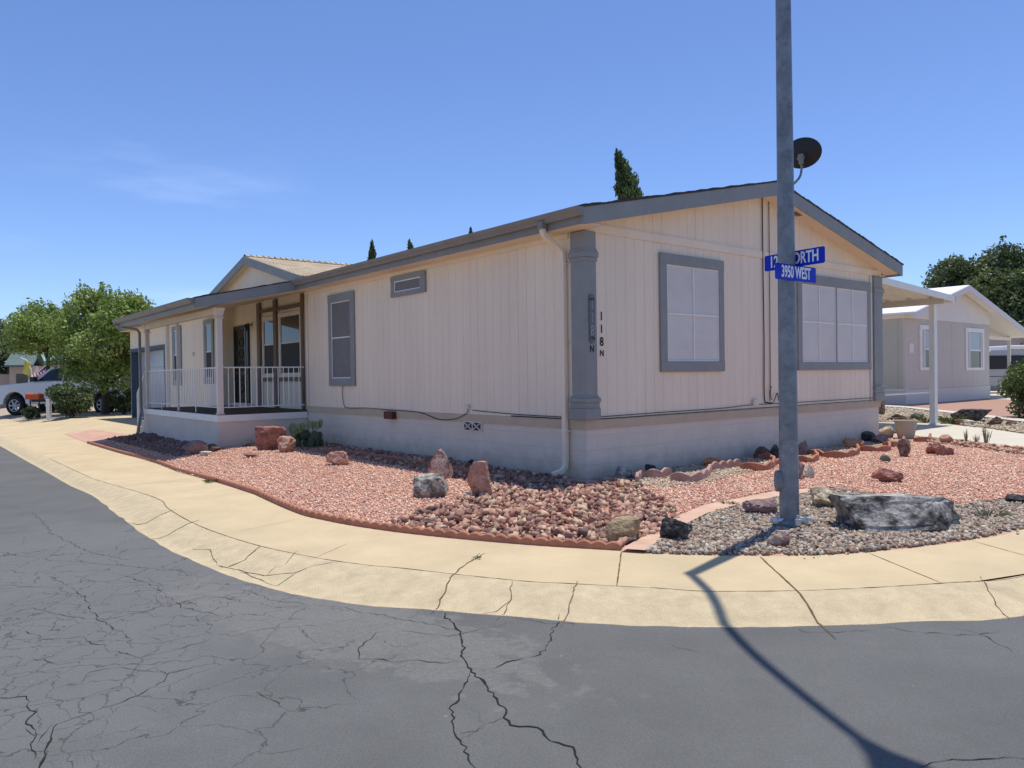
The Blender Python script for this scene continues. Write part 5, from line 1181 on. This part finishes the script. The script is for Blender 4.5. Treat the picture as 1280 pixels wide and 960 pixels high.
mb = MB(); rake(mb, -.4, nroof(-.4)-.02, nr, nroof(nr)-.02, -.6, -.551, .26); rake(mb, nr, nroof(nr)-.02, XE, nroof(XE)-.02, -.6, -.551, .26); mb.build('rake_board', M_('pinkish white rake paint', (.74, .70, .68), .6), nb)
mb = MB(); mb.box(NW+.01, XE-.1, .5, .62, 3.0, 3.16); mb.box(XE-.35, XE-.25, .45, .6, 0, 3.0); mb.build('carport_beam', m_white, nb)
for (u0, u1, zb0, zt0, lb) in ((1.35, 3.05, 1.45, 3.42, 'white framed window partly behind the patio post'), (6.35, 8.6, 1.42, 3.44, 'white framed window near the carport end')):
    mb = MB(); t = .2; mb.box(u0, u1, -.06, -.001, zb0, zb0+t*.6); mb.box(u0, u1, -.06, -.001, zt0-t, zt0); mb.box(u0, u0+t, -.055, -.001, zb0+t*.6, zt0-t); mb.box(u1-t, u1, -.055, -.001, zb0+t*.6, zt0-t)
    mb.box(u0+.42, u0+.5, -.05, -.001, zb0+t*.6, zt0-t); mb.box(u1-.42 if u0 > 5 else u1-.25, u1-.35 if u0 > 5 else u1-.2, -.05, -.001, zb0+t*.6, zt0-t); mb.box(u0+.5, u1-.42, -.045, -.001, 2.34, 2.42)
    w_ = mb.build('window', m_white, nb); w_['label'] = lb
    mb = MB(); mb.box(u0+.5, u1-.4, -.02, -.0015, zb0+.1, zt0-.15); mb.build('pane', m_glass, w_)
    mb = MB(); mb.box(u0+t, u0+.42, -.03, -.0015, zb0+.1, zt0-.15); mb.build('shutter', m_nbw, w_)
    mb = MB(); mb.box(u0+.52, u1-.44, -.024, -.0205, 2.44, zt0-.22); mb.build('blind', M_('pale window film', (.40, .47, .52), .3), w_)
mb = MB(); mb.box(.35, .75, -.03, -.001, 2.2, 2.6); mb.build('electric_box', m_nbwhite, nb)
mb = MB(); mb.box(-.001, NW, -.012, -.001, 3.60, 3.655); mb.build('trim_board', m_nbw, nb)

# house and vehicle farther right
fb = tag(empty('far_house', gp(1238, 480, 52)), 'low pinkish house with a bright white roof behind the neighbour carport', 'house')
mb = MB(); mb.box(-1, 12, 0, 8, 0, 3.9); mb.build('wall', M_('pink stucco', (.50, .42, .40), .8), fb)
mb = MB(); mb.hex([(-1.6, -.6, 3.75), (13, -.6, 3.95), (13, 9, 4.6), (-1.6, 9, 4.6), (-1.6, -.6, 3.95), (13, -.6, 4.1), (13, 6, 5.95), (-1.6, 6, 5.6)]); mb.build('roof', m_nbroof, fb)
mb = MB(); mb.box(2.6, 13, -.65, -.61, 3.4, 3.75); mb.build('fascia', m_dark, fb)
mb = MB(); q = at_depth(1232, 383, 52)-gp(1238, 480, 52); mb.box(q.x-.5, q.x+.45, 1, 2.4, q.z-1.6, q.z-.05); mb.build('rooftop_cooler', m_nbwhite, fb)
mb = MB(); mb.hex([(q.x-.75, .8, q.z-.05), (q.x+.6, .8, q.z-.05), (q.x+.6, 2.6, q.z-.05), (q.x-.75, 2.6, q.z-.05), (q.x-.75, 1.2, q.z+.25), (q.x+.6, 1.2, q.z+.4), (q.x+.6, 2.2, q.z+.4), (q.x-.75, 2.2, q.z+.25)]); mb.build('cooler_lid', m_nbroof, fb)
# trailer under carport
tv = tag(empty('travel_trailer', gp(1238, 480, 45)), 'pale trailer with a long dark window band and white roof under the far carport', 'trailer')
mb = MB()
prof = [(-.3, .45), (7, .45), (7, 2.55), (6.8, 2.62), (.1, 2.62), (-.3, 2.3)]
mb.prism(prof, 0, 2.3, 'y'); mb.build('body', M_('trailer paint', (.42, .41, .42), .5), tv, bevel=.05)
mb = MB(); mb.box(-.31, 7.0, -.03, -.001, 1.45, 2.25); mb.build('window_band', m_dark, tv)
mb = MB(); mb.box(1.1, 7.1, -.1, 2.4, 2.62, 2.85); mb.build('roof_cap', m_nbroof, tv, bevel=.06)
for x in (2.6, 5.2): mb = MB(); mb.tube([(x, -.02, .4), (x, .25, .4)], .38, 18); mb.build('wheel', m_black, tv)
mb = MB(); mb.box(2.0, 2.03, -.02, -.001, .6, 1.45); mb.box(-.28, 7, -.02, -.001, 1.0, 1.03); mb.build('trim_strip', m_dark, tv)

# ------------------------------------------------------------------ left background: pickup, house, flags
def wheel(par, x, y, r=.37, w=.24, side=-1):
    mb = MB(); n = 24
    prof = [(r*.62, -w/2), (r*.9, -w/2), (r, -w*.35), (r, w*.35), (r*.9, w/2), (r*.62, w/2)]
    vs = [(rr_*math.cos(2*math.pi*j/n), t, rr_*math.sin(2*math.pi*j/n)) for rr_, t in prof for j in range(n)]
    mb.add(vs, [(i*n+j, i*n+(j+1) % n, (i+1)*n+(j+1) % n, (i+1)*n+j) for i in range(5) for j in range(n)]+[(5*n+j, 5*n+(j+1) % n, (j+1) % n, j) for j in range(n)])
    wh = mb.build('wheel', m_black, par, smooth=True); wh.location = (x, y, r)
    mb = MB(); mb.tube([(0, side*w*.42, 0), (0, side*w*.2, 0)], [r*.16, r*.2], 12)
    for k in range(6):
        a = k*math.pi/3; mb.tube([(0, side*w*.36, 0), (r*.6*math.cos(a), side*w*.40, r*.6*math.sin(a))], [r*.10, r*.09], 6)
    mb.tube([(r*.6*math.cos(t), side*w*.44, r*.6*math.sin(t)) for t in [2*math.pi*k/20 for k in range(21)]], r*.05, 6, caps=False)
    mb.build('rim', m_galv2, wh); return wh
m_truck = M_('white car paint', (.72, .73, .75), .25, spec=.6); m_truck2 = M_('truck grey lower paint', (.36, .36, .37), .4)
fwh, rwh = at(18, 519.5), at(128, 515.5)
ax = (rwh-fwh); wb = ax.length; axd = ax.normalized(); rot = math.atan2(axd.y, axd.x)
TS = wb/3.55; wb = 3.55
trk = tag(empty('pickup_truck', fwh, rot), 'white pickup truck with dark tinted cab parked under the green tree', 'pickup truck')
def arch(cx, r, n=8): return [(cx-r*math.cos(math.pi*k/n), .45+max(0, r*math.sin(math.pi*k/n)) if 0 < k < n else .42) for k in range(n+1)]
mb = MB()
low = [(-1.0, .45), (-1.05, .62), (-1.0, .95), (-.7, 1.12), (.55, 1.22), (.75, 1.24), (wb-.8, 1.24), (wb+1.3, 1.26), (wb+1.35, .6), (wb+1.25, .48)] + [(wb+.46, .45)] + [(wb+.46*math.cos(t), .42+.46*math.sin(t)) for t in [math.pi*k/8 for k in range(1, 8)]] + [(wb-.46, .42), (.46, .42)] + [(.46*math.cos(t), .42+.46*math.sin(t)) for t in [math.pi*k/8 for k in range(1, 8)]] + [(-.46, .42)]
mb.prism(low, -.0, 1.8, 'y'); body = mb.build('body', m_truck, trk, bevel=.03)
mb = MB(); mb.prism([(-.46, .42), (.46, .42), (.46, .9), (-.46, .9)], .2, 1.6, 'y'); mb.prism([(wb-.46, .42), (wb+.46, .42), (wb+.46, .9), (wb-.46, .9)], .2, 1.6, 'y'); mb.build('wheel_well', m_black, trk)
cabp = [(.60, 1.23), (1.28, 1.72), (1.55, 1.80), (2.9, 1.80), (3.15, 1.70), (3.25, 1.23)]
mb = MB(); a = [(x, .06 if z < 1.5 else .2, z) for x, z in cabp]; b_ = [(x, 1.74 if z < 1.5 else 1.6, z) for x, z in cabp]; n = len(cabp)
mb.add(a+b_, [(i, (i+1) % n, (i+1) % n+n, i+n) for i in range(n)]+[tuple(range(n)), tuple(range(n, 2*n))]); mb.build('cab', m_truck, trk, bevel=.03)
for (x0, x1, x2, x3) in ((.92, 1.90, 1.90, 1.42), (1.97, 2.95, 2.85, 1.97)):
    mb = MB(); f = lambda x, z: (x, .06+(z-1.26)/(1.76-1.26)*.14-.012, z)
    mb.add([f(x0, 1.27), f(x1, 1.27), f(x2, 1.70), f(x3, 1.70)]+[(p[0], p[1]+.02, p[2]) for p in (f(x0, 1.27), f(x1, 1.27), f(x2, 1.70), f(x3, 1.70))], [(0, 1, 2, 3), (7, 6, 5, 4), (0, 4, 5, 1), (1, 5, 6, 2), (2, 6, 7, 3), (3, 7, 4, 0)]); mb.build('side_window', m_glass, trk)
mb = MB(); mb.add([(.66, .16, 1.28), (.66, 1.64, 1.28), (1.24, 1.52, 1.70), (1.24, .28, 1.70), (.64, .16, 1.29), (.64, 1.64, 1.29), (1.22, 1.52, 1.71), (1.22, .28, 1.71)], [(0, 1, 2, 3), (7, 6, 5, 4), (0, 4, 5, 1), (1, 5, 6, 2), (2, 6, 7, 3), (3, 7, 4, 0)]); mb.build('windshield', m_glass, trk)
mb = MB(); mb.box(.82, 1.0, -.2, -.02, 1.25, 1.42); mb.build('mirror', m_dark, trk, bevel=.01)
mb = MB(); mb.box(-.02+.75, wb-.6, -.03, -.002, .5, .62); mb.build('side_moulding', m_dark, trk)
mb = MB(); mb.box(1.75, 1.95, -.03, -.002, 1.08, 1.12); mb.box(2.75, 2.95, -.03, -.002, 1.08, 1.12); mb.build('door_handle', m_dark, trk)
mb = MB(); mb.box(-1.12, -.98, .1, 1.7, .45, .68); mb.box(wb+1.33, wb+1.45, .1, 1.7, .5, .68); mb.build('bumper', m_galv2, trk, bevel=.03)
mb = MB(); mb.box(-1.03, -.98, .1, .45, .75, .95); mb.build('headlight', m_galv2, trk)
for xx in (0, wb): wheel(trk, xx, .12); wheel(trk, xx, 1.68, side=1)
trk.scale = (TS, TS, TS)
# second vehicle: dark hatch, mostly behind the tree trunk and the garage corner
wc = at(154, 515.5)+Vector((.1, 2.6, 0)); car = tag(empty('parked_car', wc, rot+.05), 'dark car mostly hidden behind the garage corner and tree trunk', 'car')
mcar = M_('dark car paint', (.03, .035, .04), .3, spec=.6)
mb = MB(); prof = [(-.9, .35), (-.95, .7), (-.6, .88), (.3, .95), (1.0, 1.38), (2.4, 1.42), (3.2, .98), (3.45, .9), (3.45, .35)]+[(2.6+.36*math.cos(t), .35+.36*math.sin(t)) for t in [math.pi*k/6 for k in range(7)]]+[(.36*math.cos(t), .35+.36*math.sin(t)) for t in [math.pi*k/6 for k in range(7)]]
mb.prism(prof, 0, 1.65, 'y'); mb.build('body', mcar, car, bevel=.03)
mb = MB(); mb.prism([(.5, 1.0), (1.05, 1.33), (2.35, 1.36), (2.9, 1.0)], -.01, -.001, 'y'); mb.build('side_window', m_glass, car)
for xx in (0, 2.6): wheel(car, xx, .1, .31, .2); wheel(car, xx, 1.55, .31, .2, 1)
# orange box on stand, white post with rail
b = at(42, 519); ob_ = tag(empty('mailbox', gp(43, 480, b.y-1.2, b.z)), 'orange red box on a thin stand among the shrubs beside the pickup', 'box')
mb = MB(); mb.box(-.31, .31, -.2, .2, .76, .98); mb.hex([(-.31, -.2, .98), (.31, -.2, .98), (.31, .2, .98), (-.31, .2, .98), (-.33, -.12, 1.06), (.26, -.12, 1.03), (.26, .12, 1.03), (-.33, .12, 1.06)]); mb.build('box_body', M_('orange red paint', (.55, .10, .03), .5), ob_, bevel=.02)
for xx in (-.2, .2): mb = MB(); mb.tube([(xx, 0, 0), (xx, 0, .76)], .03, 6); mb.build('leg', m_bark, ob_)
b = at(60, 523); fp = tag(empty('rail_fence', gp(60.5, 480, b.y-.9, b.z)), 'short white square post carrying a thin rail in front of the shrub', 'fence')
mb = MB(); mb.box(-.075, .075, -.075, .075, 0, .80); mb.box(-.09, .09, -.09, .09, .80, .84); mb.build('post', m_white, fp, bevel=.01)
mb = MB(); mb.tube([(.1, 0, .72), (1.1, .05, .73)], .022, 6); mb.build('rail', m_white, fp)
# house with green roof
gh = tag(empty('green_roof_house', gp(12, 480, 46), R(22)), 'small pinkish tan house with green shingle roof at the far left', 'house')
def zat(y, Y=46): return at_depth(12, y, Y).z
zt_, ze_ = zat(439), zat(457)
mg2 = M_('pinkish stucco', (.46, .36, .30), .85, var=.05)
mb = MB(); mb.box(0, 1.15, 0, 3.6, -.3, ze_); mb.hex([(0, .02, ze_), (.1, .02, ze_), (.1, 3.58, ze_), (0, 3.58, ze_), (0, 1.75, zt_-.08), (.1, 1.75, zt_-.08), (.1, 1.85, zt_-.08), (0, 1.85, zt_-.08)]); mb.build('wall', mg2, gh)
mb = MB(); mb.hex([(-.2, -.35, ze_-.08), (1.3, -.35, ze_-.08), (1.3, 1.8, zt_-.06), (-.2, 1.8, zt_-.06), (-.2, -.35, ze_+.02), (1.3, -.35, ze_+.02), (1.3, 1.8, zt_+.03), (-.2, 1.8, zt_+.03)])
mb.hex([(-.2, 1.8, zt_-.06), (1.3, 1.8, zt_-.06), (1.3, 3.9, ze_-.08), (-.2, 3.9, ze_-.08), (-.2, 1.8, zt_+.03), (1.3, 1.8, zt_+.03), (1.3, 3.9, ze_+.02), (-.2, 3.9, ze_+.02)]); mb.build('roof', m_shingg, gh)
mb = MB(); mb.box(.35, .95, -.02, -.001, .2, 2.0); mb.build('window', m_glass, gh)
mb = MB(); mb.box(-3.5, 0, 1.0, 1.2, -.3, 2.0); mb.build('side_wall', mg2, gh)
mb = MB(); mb.box(1.12, 1.2, -.3, -.22, -.3, ze_-.05); mb.build('porch_post', m_bark, gh)
th_ = tag(empty('teal_roof_house', gp(60, 480, 56), 0), 'house with pale teal metal roof behind the flags', 'house')
zt2 = at_depth(60, 432, 56).z
mb = MB(); mb.box(-2.6, 3.4, 0, 6, -.1, zt2-1.1); mb.build('wall', M_('grey stucco', (.38, .38, .35), .8), th_)
mb = MB(); mb.hex([(-2.9, -.5, zt2-1.15), (3.8, -.5, zt2-1.15), (3.8, 6.5, zt2-1.15), (-2.9, 6.5, zt2-1.15), (-1.4, 2.5, zt2), (2.6, 2.5, zt2), (2.6, 3.5, zt2), (-1.4, 3.5, zt2)]); mb.build('roof', m_teal, th_)
# flags
def flag(label, xp, Y, corners, m, name='flag', cat='flag', pole=None, stripes=None):
    base = gp(xp, 480, Y); r = tag(empty(name, base), label, cat); nu, nv = 14, 13
    q = [at_depth(x, y, Y)-base for x, y in corners]; vs = []
    for j in range(nv+1):
        for i in range(nu+1):
            u, v = i/nu, j/nv; p = q[0].lerp(q[1], u).lerp(q[3].lerp(q[2], u), v); p = p+Vector((0, .09*math.sin(u*7+v*2), .02*math.sin(u*5))); vs.append(p)
    mb = MB(); 
    for j in range(nv):
        for i in range(nu): pass
    fs = [(j*(nu+1)+i, j*(nu+1)+i+1, (j+1)*(nu+1)+i+1, (j+1)*(nu+1)+i) for j in range(nv) for i in range(nu)]
    mb.add(vs, fs)
    if stripes: mb.mi = [(2 if (i < 5 and j < 6) else j % 2) for j in range(nv) for i in range(nu)]
    o = mb.build('cloth', m, r, fix=False, smooth=True)
    md = o.modifiers.new('s', 'SOLIDIFY'); md.thickness = .004
    mb = MB(); mb.tube([at_depth(x, y, Y)-base for x, y in pole], .025, 6); mb.build('flagpole', m_white, r); return r
my = M_('yellow flag cloth', (.62, .54, .12), .8, var=.1, vscale=2); mr_ = M_('red stripe cloth', (.45, .04, .05), .8); mw_ = M_('white stripe cloth', (.7, .68, .66), .8); mn_ = M_('navy cloth', (.03, .05, .18), .8)
flag('yellow flag hanging from a slanted white pole at the far left house', 34, 40, [(31, 451), (38, 453), (37, 470), (26, 466)], my, pole=[(26, 447), (33, 450), (39, 462), (39.5, 512)])
flag('red and white striped flag drooping behind the pickup cab', 44, 42, [(57, 458), (64, 461), (46, 482), (36, 470)], [mr_, mw_, mn_], pole=[(57, 457), (36, 476), (36, 512)], stripes=True)

# ------------------------------------------------------------------ sky, sun
EL, AZ = math.atan2(1, math.hypot(.138, .171)), math.atan2(.138, .171)
w = bpy.data.worlds.new('World'); S.world = w; w.use_nodes = True; nt = w.node_tree; N = nt.nodes; L = nt.links; bg = N['Background']
sky = N.new('ShaderNodeTexSky'); sky.sky_type = 'NISHITA'; sky.sun_disc = False; sky.sun_elevation = EL; sky.sun_rotation = AZ; sky.altitude = 800; sky.air_density = .9; sky.dust_density = .5; sky.ozone_density = 1.6
# thin cirrus veil low in the north-west
tc = N.new('ShaderNodeTexCoord'); mp = N.new('ShaderNodeMapping'); mp.inputs['Scale'].default_value = (1.2, 1.2, 7); L.new(tc.outputs['Generated'], mp.inputs['Vector'])
nz = N.new('ShaderNodeTexNoise'); nz.inputs['Scale'].default_value = 1.6; nz.inputs['Detail'].default_value = 7; nz.inputs['Roughness'].default_value = .55; L.new(mp.outputs[0], nz.inputs['Vector'])
mr = N.new('ShaderNodeMapRange'); mr.interpolation_type = 'SMOOTHSTEP'; mr.inputs['From Min'].default_value = .48; mr.inputs['From Max'].default_value = .78; mr.inputs['To Max'].default_value = .18; L.new(nz.outputs['Fac'], mr.inputs['Value'])
dot = N.new('ShaderNodeVectorMath'); dot.operation = 'DOT_PRODUCT'; L.new(tc.outputs['Generated'], dot.inputs[0]); dot.inputs[1].default_value = Vector((-.40, .90, .14)).normalized()
m2 = N.new('ShaderNodeMapRange'); m2.interpolation_type = 'SMOOTHSTEP'; m2.inputs['From Min'].default_value = .978; m2.inputs['From Max'].default_value = .9995; L.new(dot.outputs['Value'], m2.inputs['Value'])
mu = N.new('ShaderNodeMath'); mu.operation = 'MULTIPLY'; L.new(mr.outputs[0], mu.inputs[0]); L.new(m2.outputs[0], mu.inputs[1])
mx = N.new('ShaderNodeMix'); mx.data_type = 'RGBA'; L.new(mu.outputs[0], mx.inputs['Factor']); tint = N.new('ShaderNodeVectorMath'); tint.operation = 'MULTIPLY'; tint.inputs[1].default_value = (.61, .70, .90); L.new(sky.outputs[0], tint.inputs[0]); L.new(tint.outputs[0], mx.inputs['A']); mx.inputs['B'].default_value = (9, 10, 11.5, 1)
L.new(mx.outputs['Result'], bg.inputs['Color']); bg.inputs['Strength'].default_value = .15
sl = bpy.data.lights.new('sun', 'SUN'); sl.energy = 3.35; sl.angle = R(.32); sl.color = (1, .955, .88); so = bpy.data.objects.new('sun', sl); COL.objects.link(so)
sd_ = Vector((math.sin(AZ)*math.cos(EL), math.cos(AZ)*math.cos(EL), math.sin(EL))); so.rotation_euler = sd_.to_track_quat('Z', 'Y').to_euler()
S.view_settings.view_transform = 'Standard'; S.view_settings.look = 'None'; S.view_settings.gamma = 1; S.view_settings.exposure = 0.36
S.cycles.max_bounces = 6; S.cycles.diffuse_bounces = 4; S.cycles.use_denoising = True
